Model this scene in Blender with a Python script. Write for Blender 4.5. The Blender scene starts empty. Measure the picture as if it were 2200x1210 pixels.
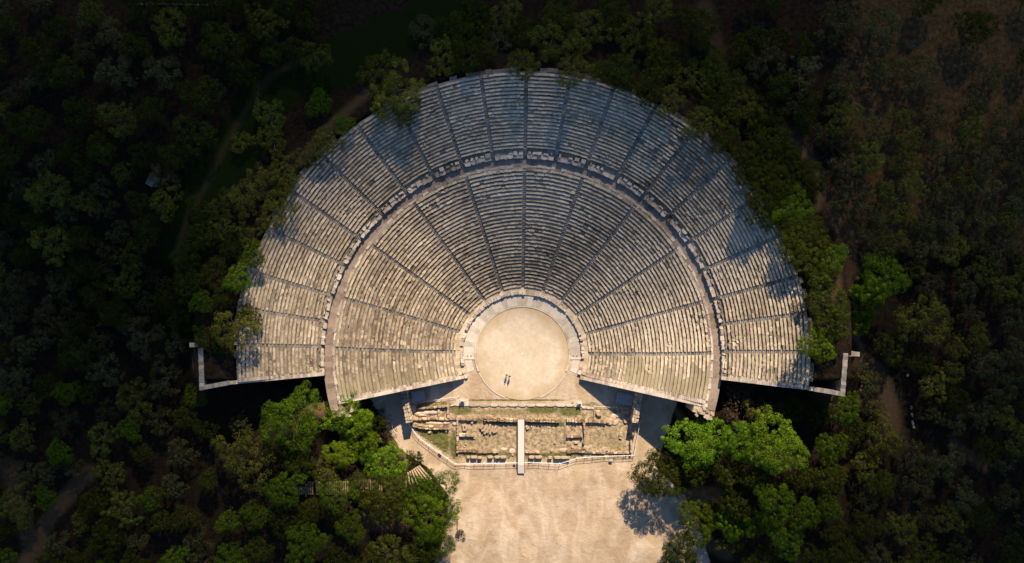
import bpy, bmesh, math, random
import numpy as np
from mathutils import Vector, Matrix
R=math.radians; PI=math.pi
scene=bpy.context.scene
col=scene.collection
rnd=random.Random(7)

# ------------------------------------------------------------------ camera, sky, sun, exposure
CAMH=200.0
cam_d=bpy.data.cameras.new('camera'); cam=bpy.data.objects.new('camera',cam_d); col.objects.link(cam)
cam.location=(0,0,CAMH); cam.rotation_euler=(0,0,0)
cam_d.sensor_width=36; cam_d.lens=36*CAMH/220.0
cam_d.clip_start=1; cam_d.clip_end=9000
scene.camera=cam
SUN_EL=R(38); SUN_AZ=math.atan2(0.20,0.97)
SD=Vector((math.sin(SUN_AZ)*math.cos(SUN_EL),math.cos(SUN_AZ)*math.cos(SUN_EL),math.sin(SUN_EL)))
world=bpy.data.worlds.new('World'); scene.world=world; world.use_nodes=True
wn=world.node_tree; wn.nodes.clear()
sky=wn.nodes.new('ShaderNodeTexSky'); sky.sky_type='NISHITA'; sky.sun_disc=False
sky.sun_elevation=SUN_EL; sky.sun_rotation=SUN_AZ; sky.altitude=300; sky.air_density=1.6; sky.dust_density=0.6; sky.ozone_density=9.0
bg=wn.nodes.new('ShaderNodeBackground'); bg.inputs[1].default_value=0.061
wo=wn.nodes.new('ShaderNodeOutputWorld')
wn.links.new(sky.outputs[0],bg.inputs[0]); wn.links.new(bg.outputs[0],wo.inputs[0])
sun_d=bpy.data.lights.new('sun','SUN'); sun=bpy.data.objects.new('sun',sun_d); col.objects.link(sun)
sun_d.energy=5.0; sun_d.angle=R(0.5); sun_d.color=(1.0,0.81,0.56)
sun.rotation_euler=SD.to_track_quat('Z','Y').to_euler()
sun.location=(60,300,250)
scene.view_settings.view_transform='Standard'; scene.view_settings.look='None'
scene.view_settings.gamma=1; scene.view_settings.exposure=0.85
scene.render.engine='CYCLES'
scene.cycles.max_bounces=6; scene.cycles.diffuse_bounces=3; scene.cycles.transparent_max_bounces=16
scene.cycles.volume_bounces=0
scene.cycles.use_denoising=True

# ------------------------------------------------------------------ helpers
def W(x,y,h=0.0):
    """a place of the survey photo at height h -> world"""
    m=CAMH/(CAMH-h)
    return ((x-1100)/10/m,(605-y)/10/m)
CX,CY=2.2,-15.5
def tag(o,label=None,cat=None,group=None,kind=None):
    if label: o['label']=label
    if cat: o['category']=cat
    if group: o['group']=group
    if kind: o['kind']=kind
    return o
def empty(name,loc=(0,0,0),rz=0):
    o=bpy.data.objects.new(name,None); col.objects.link(o); o.location=loc; o.rotation_euler=(0,0,rz)
    o.empty_display_size=0.3
    return o
class MB:
    def __init__(s): s.v=[]; s.f=[]; s.c=[]
    def add(s,vs,fs,c=1.0):
        b=len(s.v); s.v+=vs; s.f+=[tuple(b+i for i in f) for f in fs]; s.c+=[c]*len(vs)
    def box(s,x0,y0,z0,x1,y1,z1,c=1.0):
        s.hexa([(x0,y0),(x1,y0),(x1,y1),(x0,y1)],z0,z1,c)
    def hexa(s,p,z0,z1,c=1.0):
        """prism over a CCW polygon; z1 number or list"""
        n=len(p); zt=z1 if hasattr(z1,'__len__') else [z1]*n; zb=z0 if hasattr(z0,'__len__') else [z0]*n
        s.add([(a[0],a[1],zb[i]) for i,a in enumerate(p)]+[(a[0],a[1],zt[i]) for i,a in enumerate(p)],
              [tuple(range(n,2*n)),tuple(range(n-1,-1,-1))]+[(i,(i+1)%n,n+(i+1)%n,n+i) for i in range(n)],c)
    def rock(s,x,y,z,lx,ly,lz,a=0,c=1.0,rg=0.12,r=None):
        """a rough hewn block: bevelled, jittered box"""
        r=r or rnd; ca,sa=math.cos(a),math.sin(a); vs=[]
        for (zz,k) in ((0,1.0),(0.7,1.0),(1.0,0.86)):
            for (u,v) in ((-1,-.6),(-.6,-1),(.6,-1),(1,-.6),(1,.6),(.6,1),(-.6,1),(-1,.6)):
                j=1+r.uniform(-rg,rg); px=u*k*lx/2*j; py=v*k*ly/2*j
                vs.append((x+px*ca-py*sa,y+px*sa+py*ca,z+lz*zz*(1+r.uniform(-rg,rg)*.4)))
        fs=[tuple(range(16,24))]
        for l in (0,8): fs+=[(l+i,l+(i+1)%8,l+8+(i+1)%8,l+8+i) for i in range(8)]
        s.add(vs,fs,c)
    def tube(s,p0,p1,r0,r1=None,n=6,c=1.0):
        r1=r0 if r1 is None else r1
        a=Vector(p0); b=Vector(p1); d=(b-a)
        if d.length<1e-6: return
        q=d.to_track_quat('Z','Y'); vs=[]
        for P,rr in ((a,r0),(b,r1)):
            for i in range(n):
                t=2*PI*i/n; vs.append(tuple(P+q@Vector((rr*math.cos(t),rr*math.sin(t),0))))
        s.add(vs,[tuple(range(n-1,-1,-1)),tuple(range(n,2*n))]+[(i,(i+1)%n,n+(i+1)%n,n+i) for i in range(n)],c)
    def build(s,name,mat,parent=None,smooth=False,loc=(0,0,0)):
        me=bpy.data.meshes.new(name); me.from_pydata(s.v,[],s.f); me.update()
        at=me.attributes.new('tint','FLOAT','POINT'); at.data.foreach_set('value',np.array(s.c,dtype=np.float32))
        if mat: me.materials.append(mat)
        if smooth: me.polygons.foreach_set('use_smooth',[True]*len(me.polygons))
        o=bpy.data.objects.new(name,me); col.objects.link(o)
        if parent: o.parent=parent
        o.location=loc
        return o
# ---- materials
def mat_new(name):
    m=bpy.data.materials.new(name); m.use_nodes=True; nt=m.node_tree
    return m,nt,nt.nodes['Principled BSDF']
def N(nt,t,**kw):
    n=nt.nodes.new(t)
    for k,v in kw.items(): setattr(n,k,v)
    return n
def ramp(nt,stops,src):
    r=N(nt,'ShaderNodeValToRGB'); e=r.color_ramp.elements
    while len(e)<len(stops): e.new(0.5)
    for i,(p,c) in enumerate(stops):
        e[i].position=p; e[i].color=(*c,1) if len(c)==3 else c
    nt.links.new(src,r.inputs[0]); return r.outputs[0]
def noise(nt,scale,detail=4,rough=0.6,coord='Object',vec=None,dist=0):
    n=N(nt,'ShaderNodeTexNoise'); n.inputs['Scale'].default_value=scale; n.inputs['Detail'].default_value=detail
    n.inputs['Roughness'].default_value=rough; n.inputs['Distortion'].default_value=dist
    if vec is None:
        tc=N(nt,'ShaderNodeTexCoord'); vec=tc.outputs[coord]
    nt.links.new(vec,n.inputs['Vector']); return n.outputs['Fac']
def mix(nt,f,a,b,mode='MIX'):
    m=N(nt,'ShaderNodeMix',data_type='RGBA',blend_type=mode)
    for s,v in ((m.inputs[0],f),(m.inputs[6],a),(m.inputs[7],b)):
        if isinstance(v,(int,float)): s.default_value=v
        elif isinstance(v,tuple): s.default_value=(*v,1) if len(v)==3 else v
        else: nt.links.new(v,s)
    return m.outputs[2]
def mth(nt,op,a,b=None,clamp=False):
    m=N(nt,'ShaderNodeMath',operation=op); m.use_clamp=clamp
    for s,v in zip(m.inputs,(a,b)):
        if v is None: continue
        if isinstance(v,(int,float)): s.default_value=v
        else: nt.links.new(v,s)
    return m.outputs[0]
def attr(nt,name):
    a=N(nt,'ShaderNodeAttribute'); a.attribute_name=name; return a.outputs['Fac']
def bump(nt,b,h,strength,dist=0.1):
    n=N(nt,'ShaderNodeBump'); n.inputs['Strength'].default_value=strength; n.inputs['Distance'].default_value=dist
    nt.links.new(h,n.inputs['Height']); nt.links.new(n.outputs[0],b.inputs['Normal'])
def stone(name,dark,mid,light,scale=1.5,stain=0.5,moss=None,bmp=0.5,big=0.05):
    m,nt,b=mat_new(name)
    t=attr(nt,'tint'); f1=noise(nt,scale,6,0.7); f2=noise(nt,big,3,0.6)
    v=mth(nt,'ADD',mth(nt,'MULTIPLY',f1,0.55),mth(nt,'MULTIPLY',t,0.45))
    v=mth(nt,'ADD',v,mth(nt,'MULTIPLY',mth(nt,'SUBTRACT',f2,0.5),0.85))
    c=ramp(nt,[(0.28,dark),(0.5,mid),(0.78,light)],v)
    f3=noise(nt,0.9,5,0.75,dist=0.6)
    c=mix(nt,ramp(nt,[(0.56,(0,0,0)),(0.70,(stain,)*3)],f3),c,tuple(x*0.35 for x in dark))
    if moss:
        f4=noise(nt,0.35,5,0.7)
        c=mix(nt,ramp(nt,[(0.52,(0,0,0)),(0.68,(0.7,)*3)],f4),c,moss)
    nt.links.new(c,b.inputs['Base Color']); b.inputs['Roughness'].default_value=0.92
    b.inputs['Specular IOR Level'].default_value=0.2
    bump(nt,b,noise(nt,6,5,0.7),bmp,0.08)
    return m
def plain(name,c,rough=0.7,metal=0,var=0.25,sc=3):
    m,nt,b=mat_new(name)
    f=noise(nt,sc,4,0.6)
    k=ramp(nt,[(0.25,tuple(x*(1-var) for x in c)),(0.75,tuple(min(1,x*(1+var)) for x in c))],f)
    nt.links.new(k,b.inputs['Base Color']); b.inputs['Roughness'].default_value=rough; b.inputs['Metallic'].default_value=metal
    b.inputs['Specular IOR Level'].default_value=0.25
    return m
M={}
M['seat']=stone('limestone_seat',(0.165,0.125,0.090),(0.42,0.340,0.250),(0.68,0.575,0.445),1.1,0.7,big=.04)
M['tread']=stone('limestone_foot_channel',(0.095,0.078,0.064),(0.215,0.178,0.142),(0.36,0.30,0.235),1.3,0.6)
M['tread_r']=stone('restored_stone',(0.16,0.13,0.085),(0.30,0.25,0.165),(0.44,0.38,0.27),0.8,0.35)
M['stair']=stone('stair_stone',(0.10,0.09,0.085),(0.22,0.195,0.175),(0.38,0.34,0.29),1.3,0.6)
M['wall']=stone('wall_stone',(0.15,0.11,0.08),(0.34,0.265,0.195),(0.58,0.485,0.375),1.2,0.6)
M['rubble']=stone('rubble_stone',(0.13,0.088,0.058),(0.34,0.25,0.175),(0.62,0.50,0.385),1.6,0.6)
M['pale']=stone('pale_limestone',(0.32,0.275,0.235),(0.49,0.435,0.38),(0.62,0.565,0.505),0.8,0.25)
M['path']=stone('walkway_paving',(0.13,0.095,0.075),(0.25,0.19,0.155),(0.37,0.295,0.245),1.4,0.5,moss=None)
M['pod']=stone('podium_block',(0.15,0.12,0.10),(0.37,0.31,0.265),(0.62,0.545,0.48),1.4,0.6)
M['chan']=stone('weedy_channel',(0.14,0.11,0.085),(0.25,0.20,0.15),(0.38,0.31,0.24),1.5,0.4,moss=(0.07,0.10,0.03))
M['white']=plain('white_paint',(0.75,0.76,0.78),0.5,0,0.08)
M['board']=plain('bleached_boards',(0.62,0.56,0.55),0.7,0,0.12,8)
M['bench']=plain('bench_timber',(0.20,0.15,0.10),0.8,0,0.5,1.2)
M['bench_lit']=plain('bench_timber_lit',(0.46,0.36,0.25),0.8,0,0.35,1.2)  # paler copy of the bench timber with sunlight put into its colour
M['metal']=plain('corrugated_metal',(0.15,0.145,0.15),0.6,0,0.2)
M['metal_lit']=plain('lit_metal_rib',(0.42,0.40,0.40),0.6,0,0.2)  # lighter copy of the metal, painting the light caught by raised ribs
M['bark']=plain('bark',(0.10,0.07,0.05),0.9,0,0.4,2)

# ------------------------------------------------------------------ theatre rings (metres from the orchestra centre)
def rL(th): return 38.05+0.55*math.sin(th)
def rD(th): return 40.08+0.28*math.sin(th)
def rS(th): return 41.4+0.95*math.sin(th)
def rU(th): return 55.45+0.70*math.sin(th)
R0=14.35; Z0=0.55; NL=33; ZL=11.9; NU=21; ZS=13.3; ZU=20.0; ZP=11.7
def zlow(k): return Z0+(ZL-Z0)*k/(NL-1)
def zup(k): return ZS+(ZU-ZS)*k/(NU-1)
def rlow(k,th): return R0+(rL(th)-R0)*k/NL
def rup(k,th): return rS(th)+(rU(th)-rS(th))*k/NU
def P(r,th): return (CX+r*math.cos(th),CY+r*math.sin(th))
def ang(p):
    a=math.atan2(p[1]-CY,p[0]-CX)
    return a+2*PI if a<-PI*0.6 else a

# ------------------------------------------------------------------ terrain
def ss(t): t=np.clip(t,0,1); return t*t*(3-2*t)
def vnoise(X,Y,sc,seed):
    """smooth value noise"""
    rs=np.random.RandomState(seed); G=rs.rand(256,256)
    x=X/sc+37.3; y=Y/sc+11.7; xi=np.floor(x).astype(int); yi=np.floor(y).astype(int)
    fx=x-xi; fy=y-yi; fx=fx*fx*(3-2*fx); fy=fy*fy*(3-2*fy)
    g=lambda a,b:G[a%256,b%256]
    return (g(xi,yi)*(1-fx)+g(xi+1,yi)*fx)*(1-fy)+(g(xi,yi+1)*(1-fx)+g(xi+1,yi+1)*fx)*fy
def plaza_d(X,Y):
    """distance outside the flat plaza, in metres (0 inside)"""
    # left/right limits as a function of Y
    ys=[-200,-62,-52,-46,-40,-36,-30,-24,-19]
    xl=np.interp(Y,ys,[-18,-16,-13,-12.5,-17,-23,-26.5,-30,-34])
    xr=np.interp(Y,ys,[46,42,39,36,30,31,33,35,36])
    return np.maximum(np.maximum(xl-X,X-xr),0)
def terrain(X,Y):
    X=np.asarray(X,float); Y=np.asarray(Y,float)
    dx=X-CX; dy=Y-CY; r=np.hypot(dx,dy); s=np.where(r>0,dy/np.maximum(r,1e-6),0)
    n1=vnoise(X,Y,14,1)-0.5; n2=vnoise(X,Y,4,2)-0.5
    U=55.45+0.70*s; S=41.4+0.95*s
    t=np.clip((r-S)/(U-S),0,1)
    zn=np.where(r<40.6,0.0,ZS+(ZU-ZS)*t-1.3)
    out=np.clip(r-U-0.4,0,None)
    zn=np.where(r>U+0.4,19.7-3.0*ss(out/7)*ss((Y+12)/20)+out*0.02+(n1*1.6+n2*0.25)*ss(out/6),zn)
    # outside the L shaped end walls the hill is lower
    ax=np.where(X<0,-61.6-X,X-65.6)
    e=ss(ax/(1.2+30*ss((Y+8)/25)))*ss((30-Y)/40)
    zn=zn-e*9.0
    zn=zn-ss((np.abs(X)-80)/80)*5
    d=plaza_d(X,Y)
    zs=9.5*ss(d/24)+(n1*1.8+n2*0.3)*ss(d/8)
    zs=zs+ (11.1-zs)*np.maximum(np.exp(-((X+40.0)**2/26+(Y+27.5)**2/24)),np.exp(-((X-44.6)**2/22+(Y+28.0)**2/22)))*0.9
    zs=zs+ss((-Y-100)/100)*0
    k=ss((ax-1)/8)*18
    w=ss((Y+20.2+k)/(1.0+k*2.0))
    w=np.where(r<40.6,ss((Y+19)/1.0),w)
    z=zs*(1-w)+zn*w
    # micro relief of the sand
    return z+0.0
def tz(x,y): return float(terrain(np.array([x]),np.array([y]))[0])

def build_ground():
    def lines(a,b,fine,far):
        core=np.arange(a,b+1e-6,fine); k=[]; s=fine; p=b
        while p<far: s*=1.35; p+=s; k.append(p)
        k2=[]; s=fine; p=a
        while p>-far: s*=1.35; p-=s; k2.append(p)
        return np.array(k2[::-1]+list(core)+k)
    xs=lines(-118,118,0.5,1500); ys=lines(-68,68,0.5,1500)
    X,Y=np.meshgrid(xs,ys,indexing='xy'); Z=terrain(X,Y)
    # gentle ripples and drainage scars in the sand
    d=plaza_d(X,Y)
    Z=Z+((vnoise(X+vnoise(X,Y,6,9)*5,Y*.6,3.4,5)-0.5)*0.42+(vnoise(X+vnoise(X,Y,9,12)*9,Y*.5-X*.3,2.0,6)-.5)*.16)*(1-ss((Y+39)/3))*(1-ss(d/2))
    Z=Z-0.03
    ny,nx=X.shape
    V=np.stack([X.ravel(),Y.ravel(),Z.ravel()],1)
    i=np.arange(nx-1)[None,:]+np.arange(ny-1)[:,None]*nx
    F=np.stack([i,i+1,i+nx+1,i+nx],-1).reshape(-1,4)
    me=bpy.data.meshes.new('ground'); me.vertices.add(len(V)); me.vertices.foreach_set('co',V.ravel().astype(np.float32))
    me.loops.add(F.size); me.loops.foreach_set('vertex_index',F.ravel().astype(np.int32))
    me.polygons.add(len(F)); me.polygons.foreach_set('loop_start',np.arange(0,F.size,4,dtype=np.int32))
    me.update(calc_edges=True)
    # colour classes: sand, grass, path
    def seg(pts,w,h):
        p=[W(a,b,h) for a,b in pts]; D=np.full(X.shape,1e9)
        for (x0,y0),(x1,y1) in zip(p[:-1],p[1:]):
            vx,vy=x1-x0,y1-y0; t=np.clip(((X-x0)*vx+(Y-y0)*vy)/(vx*vx+vy*vy),0,1)
            D=np.minimum(D,np.hypot(X-x0-t*vx,Y-y0-t*vy))
        return 1-ss((D-w)/1.6+0.5)
    def blob(x,y,rx,ry,h=0):
        a,b=W(x,y,h); return np.clip(1.15-np.hypot((X-a)/(rx/10),(Y-b)/(ry/10)),0,1)
    sand=1-ss(d/3.0+0.15)
    rr=np.hypot(X-CX,Y-CY)
    sand=np.where((Y>-20)&(rr>14),0,sand)
    path=np.zeros_like(X)
    for pts,w,h,k in (
      ([(1525,0),(1545,70),(1575,150),(1640,220),(1735,295),(1785,390),(1810,450),(1840,530),(1855,620)],1.6,22,0.32),
      ([(1700,270),(1760,345),(1788,400),(1775,440)],0.8,22,1.0),
      ([(1812,560),(1818,610),(1800,640)],0.5,22,0.9),
      ([(1840,700),(1870,750),(1880,800),(1905,835)],0.45,16,1.3),
      ([(1860,780),(1900,800),(1930,850),(1945,930)],1.8,16,0.5),
      ([(1770,860),(1860,870),(1930,850)],1.4,12,0.35),
      ([(1945,930),(1950,1010),(1975,1200)],1.0,12,0.2),
      ([(2060,960),(2130,1010)],0.9,12,0.5),
      ([(200,1010),(120,1100),(60,1210)],1.6,8,0.6),
      ([(20,1000),(60,1130),(100,1210)],1.8,8,0.5),
      ([(410,745),(405,790),(420,870)],0.35,14,0.9),
      ([(640,110),(560,150),(480,270),(430,370),(380,460),(345,560)],0.6,23,0.28),
      ([(780,190),(700,260),(640,340)],1.0,22.5,0.45),
      ([(500,600),(520,560)],0.7,22,0.7),
      ([(860,860),(860,960),(885,985)],1.2,0,0.9),
      ([(690,880),(650,860)],1.6,11,0.8),
      ([(850,1120),(810,1110)],3.0,7,0.55),
      ([(1400,1130),(1480,1075),(1530,1060)],2.0,1,0.9),([(1400,1190),(1500,1160),(1560,1190)],1.4,1,0.6),
      ([(1440,860),(1470,900),(1490,930)],0.5,6,1.0),
      ([(1560,880),(1600,930),(1650,1000)],0.6,9,0.3),
      ([(740,420),(700,480),(600,600)],0.8,-999,0)):
        if h<-100: continue
        path=np.maximum(path,seg(pts,w,h)*min(k,1.0))
    grass=np.zeros_like(X)
    for b,k in (((930,870,60,9),.8),((930,950,40,45),1.0),((910,925,30,22),1.0),((1130,886,140,10),.45),((1165,880,40,9),.9),((990,880,30,14),.8),
              ((1100,860,130,3),1.0),((1225,883,28,14),.9),((1290,880,40,12),.4),((1070,976,60,7),.8),((1020,976,40,7),.9),((1180,978,60,7),.9),
              ((1150,925,16,10),.35),((1175,955,25,9),.4),((1300,940,42,26),.45),((1105,905,8,30),.5),((1230,975,30,8),.8),((1330,930,22,40),.3),((975,960,7,40),1.0),
              ((1078,907,50,4),1.0),((1165,908,50,5),.9),((1030,905,12,6),1.0),((1270,868,30,4),.7),((1205,912,14,6),.9),((1060,945,50,18),.45),((1010,950,25,14),.5),((1180,945,25,12),.45),((1100,886,130,8),.55),((1320,955,28,14),.5),((930,890,30,5),.5)):
        grass=np.maximum(grass,np.clip(blob(*b)*2.4,0,1)*k)
    inru=ss((X-W(888,0)[0])/0.6)*ss((W(1360,0)[0]-X)/0.6)*ss((W(0,868)[1]-Y)/0.5)*ss((Y-W(0,992)[1])/0.5)
    inru=inru*ss(((Y-W(0,995)[1])-(W(979,0)[0]-X)*0.72)/0.8)
    grass=grass*np.where(Y>W(0,872)[1],1,inru)
    green=np.zeros_like(X)
    for pts,w,h in (([(900,20),(980,30)],4,23),([(620,150),(740,110),(840,60)],5,23),([(560,200),(480,320),(400,440),(350,600),(340,700)],5,22),([(400,650),(400,720)],4,18)):
        green=np.maximum(green,seg(pts,w,h))
    dry=ss((X-46-Y*.12)/26)*ss((Y+8)/24)*0.8
    for nme,a in (('sand',sand),('path',path),('grass',grass),('ruin',inru),('green',green),('dry',dry)):
        at=me.attributes.new(nme,'FLOAT','POINT'); at.data.foreach_set('value',a.ravel().astype(np.float32))
    me.polygons.foreach_set('use_smooth',[True]*len(me.polygons))
    m,nt,b=mat_new('ground_earth')
    n_f=noise(nt,1.2,7,0.7); n_m=noise(nt,0.22,6,0.65,dist=0.8); n_g=noise(nt,5,5,0.7)
    sandc=mix(nt,ramp(nt,[(0.25,(0,0,0)),(0.78,(1,1,1))],n_m),(0.30,0.212,0.142),(0.49,0.385,0.280))
    tc=N(nt,'ShaderNodeTexCoord'); mp=N(nt,'ShaderNodeMapping'); mp.inputs['Scale'].default_value=(0.10,0.035,1); mp.inputs['Rotation'].default_value=(0,0,0.25)
    nt.links.new(tc.outputs['Object'],mp.inputs['Vector'])
    streak=noise(nt,1.6,5,0.6,vec=mp.outputs[0],dist=1.6)
    sandc=mix(nt,ramp(nt,[(0.46,(0,0,0)),(0.68,(0.6,)*3)],streak),sandc,(0.60,0.51,0.42))
    sandc=mix(nt,ramp(nt,[(0.60,(0,0,0)),(0.80,(0.5,)*3)],n_f),sandc,(0.22,0.16,0.11))
    pb=N(nt,'ShaderNodeTexVoronoi'); pb.inputs['Scale'].default_value=2.3; pb.inputs['Randomness'].default_value=1; nt.links.new(tc.outputs['Object'],pb.inputs['Vector'])
    sandc=mix(nt,ramp(nt,[(0.0,(.7,.7,.7)),(0.09,(0,0,0))],pb.outputs['Distance']),sandc,ramp(nt,[(.3,(.12,.09,.06)),(.7,(.75,.68,.58))],pb.outputs['Color']))
    # pebbles
    vo=N(nt,'ShaderNodeTexVoronoi'); vo.inputs['Scale'].default_value=1.3; nt.links.new(tc.outputs['Object'],vo.inputs['Vector'])
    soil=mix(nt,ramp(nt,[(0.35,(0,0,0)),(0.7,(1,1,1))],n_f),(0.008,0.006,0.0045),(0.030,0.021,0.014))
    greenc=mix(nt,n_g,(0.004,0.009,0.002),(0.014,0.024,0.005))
    dryc=mix(nt,ramp(nt,[(0.35,(0,0,0)),(0.7,(1,1,1))],n_f),(0.030,0.019,0.009),(0.110,0.070,0.034))
    dryc=mix(nt,ramp(nt,[(0.0,(1,1,1)),(0.075,(0,0,0))],vo.outputs['Distance']),dryc,(0.45,0.40,0.33))
    pathc=mix(nt,n_f,(0.07,0.045,0.026),(0.17,0.112,0.066))
    ruinc=mix(nt,ramp(nt,[(0.38,(0,0,0)),(0.62,(1,1,1))],n_f),(0.15,0.11,0.068),(0.47,0.37,0.25))
    grassc=mix(nt,ramp(nt,[(.35,(0,0,0)),(.65,(1,1,1))],noise(nt,1.1,7,.8)),(0.022,0.040,0.008),(0.17,0.155,0.055))
    def edge(name,w=0.5):
        return ramp(nt,[(0.42,(0,0,0)),(0.58,(1,1,1))],mth(nt,'ADD',attr(nt,name),mth(nt,'MULTIPLY',mth(nt,'SUBTRACT',n_f,0.5),w)))
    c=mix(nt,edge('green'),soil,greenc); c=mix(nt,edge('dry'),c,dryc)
    c=mix(nt,attr(nt,'path'),c,pathc); c=mix(nt,edge('sand',0.6),c,sandc)
    c=mix(nt,attr(nt,'ruin'),c,ruinc)
    n_h=noise(nt,3.2,6,0.8); gf=mth(nt,'ADD',mth(nt,'ADD',attr(nt,'grass'),mth(nt,'MULTIPLY',mth(nt,'SUBTRACT',n_f,0.5),1.5)),mth(nt,'MULTIPLY',mth(nt,'SUBTRACT',n_h,0.5),1.6))
    c=mix(nt,ramp(nt,[(0.40,(0,0,0)),(0.85,(0.95,)*3)],mth(nt,'MULTIPLY',gf,ramp(nt,[(0.06,(0,0,0)),(0.5,(1,1,1))],attr(nt,'grass')))),c,grassc)
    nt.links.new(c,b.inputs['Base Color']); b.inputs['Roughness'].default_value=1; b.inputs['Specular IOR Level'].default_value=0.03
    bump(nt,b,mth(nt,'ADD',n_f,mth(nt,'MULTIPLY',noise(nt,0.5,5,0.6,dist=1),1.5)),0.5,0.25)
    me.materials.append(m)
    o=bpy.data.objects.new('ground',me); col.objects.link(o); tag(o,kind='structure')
build_ground()

# ------------------------------------------------------------------ unseen vapour sheet added to shade the surroundings; its gap leaves the theatre sunlit
def build_shade_cloud():
    zc=620.0; st=6.0; SIG=0.028
    xs=np.arange(-420,421,st); ys=np.arange(-330,391,st); X,Y=np.meshgrid(xs,ys,indexing='xy')
    q=np.hypot((X-GAP[0])/GAP[2],(Y-GAP[1])/GAP[3])
    q=q+(vnoise(X,Y,34,21)-.5)*.16+(vnoise(X,Y,15,22)-.5)*.07
    T=1-(1-GAP[4])*ss((q-GAP[5])/(GAP[6]-GAP[5]))
    th=-np.log(T)/SIG*math.sin(SUN_EL)
    edge=ss((420-np.abs(X))/60)*ss((Y+330)/60)*ss((390-Y)/60)
    th=th*edge; th=np.where(th<0.05,0,th)
    k=zc/math.sin(SUN_EL); ox,oy=SD.x*k,SD.y*k
    lump=(vnoise(X,Y,60,23)-.5)*30*np.clip(th/40,0,1)
    ny,nx=X.shape; vid={}; V=[]; F=[]
    def vert(j,i,top):
        if th[j,i]==0: top=0
        key=(j,i,top)
        if key not in vid:
            vid[key]=len(V); z=zc+lump[j,i]+th[j,i]*(.65 if top else -.35)
            V.append((X[j,i]+ox,Y[j,i]+oy,z))
        return vid[key]
    for j in range(ny-1):
        for i in range(nx-1):
            c=[(j,i),(j,i+1),(j+1,i+1),(j+1,i)]
            if max(th[a] for a in c)<=0: continue
            t=[vert(*a,1) for a in c]; b=[vert(*a,0) for a in c][::-1]
            F.append(t); F.append(b)
    me=bpy.data.meshes.new('added_shade_cloud'); me.from_pydata(V,[],F); me.update()
    me.polygons.foreach_set('use_smooth',[True]*len(me.polygons))
    m=bpy.data.materials.new('shade_cloud_vapour'); m.use_nodes=True; nt=m.node_tree; nt.nodes.clear()
    pv=nt.nodes.new('ShaderNodeVolumePrincipled'); pv.inputs['Density'].default_value=SIG; pv.inputs['Color'].default_value=(.55,.56,.6,1)
    pv.inputs['Anisotropy'].default_value=0.3
    mo=nt.nodes.new('ShaderNodeOutputMaterial'); nt.links.new(pv.outputs[0],mo.inputs['Volume']); me.materials.append(m)
    o=bpy.data.objects.new('added_shade_cloud',me); col.objects.link(o); tag(o,kind='stuff')
GAP=(3,-30,66,43,0.08,0.52,1.48)
build_shade_cloud()

# ------------------------------------------------------------------ the theatre
theatre=empty('ancient_theatre',(0,0,0))
tag(theatre,'huge fan shaped ancient stone theatre with two tiers of worn seats around an orchestra','theatre')
low_ang=[(0.2,1.6),(17.5,17.5),(35.3,35.3),(53.7,53.7),(71.7,71.7),(89.5,89.5),(107.4,107.4),(125,125),(143.2,143.2),(160.6,161.5),(178.3,177)]
up_ang=[2.0,9.8,17.3,26.2,35.1,44.4,53.5,62.6,71.7,80.7,89.4,98.5,107.5,116.2,125.1,134.3,143.6,152.4,161.7,169.3,176.6]
def lerp(a,b,t): return a+(b-a)*t
def edge_line(pi,po):
    return lambda t:(lerp(pi[0],po[0],t),lerp(pi[1],po[1],t))
# seat end lines of the two tiers (right, left)
loR=edge_line(W(1262,802.5,1),W(1512,859,11.9)); loL=edge_line(W(990,803,1),W(729,855,11.9))
upR=edge_line(W(1568,805,13.3),W(1740,828.5,20)); upL=edge_line(W(682,797,13.3),W(508,814,20))
def th_low(i):
    if i==0: return lambda t:ang(loR(t))
    if i==12: return lambda t:ang(loL(t))
    a,b=low_ang[i-1]; return lambda t:R(lerp(a,b,t))
def th_up(i):
    if i==0: return lambda t:ang(upR(t))
    if i==22: return lambda t:ang(upL(t))
    return lambda t,a=up_ang[i-1]:R(a)
SW=0.36   # half width of a stairway
def seat_block(mb,r0,r1,a0,a1,z0,z1,c,dmg,rg):
    """one stone seat: prism with an uneven front edge"""
    j=lambda s:rg.uniform(-s,s)
    am=(a0+a1)/2+j(.15)*(a1-a0); zz=z1+j(.012)*(1+dmg*3)
    pts=[P(r0+j(.02+dmg*.10),a0),P(r1+j(.02),a0),P(r1+j(.02),am),P(r1+j(.02),a1),P(r0+j(.02+dmg*.10),a1),P(r0+j(.03+dmg*.12),am)]
    pts=pts[::-1]
    tl=[zz+j(.008+dmg*.03) for _ in pts]
    # polygon orientation: make CCW
    ar=sum(pts[i][0]*pts[(i+1)%6][1]-pts[(i+1)%6][0]*pts[i][1] for i in range(6))
    if ar<0: pts=pts[::-1]
    mb.add([(p[0],p[1],z0) for p in pts]+[(p[0],p[1],tl[i]) for i,p in enumerate(pts)],
           [tuple(range(6,12))]+[(i,(i+1)%6,6+(i+1)%6,6+i) for i in range(6)],c)
_dn=np.random.RandomState(77).rand(64,64)
def field(x,y,sc):
    x=x/sc+20.3; y=y/sc+20.7; i=int(math.floor(x)); j=int(math.floor(y)); f=x-i; g=y-j; f=f*f*(3-2*f); g=g*g*(3-2*g)
    q=lambda a,b:_dn[a%64,b%64]
    return (q(i,j)*(1-f)+q(i+1,j)*f)*(1-g)+(q(i,j+1)*(1-f)+q(i+1,j+1)*f)*g
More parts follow.
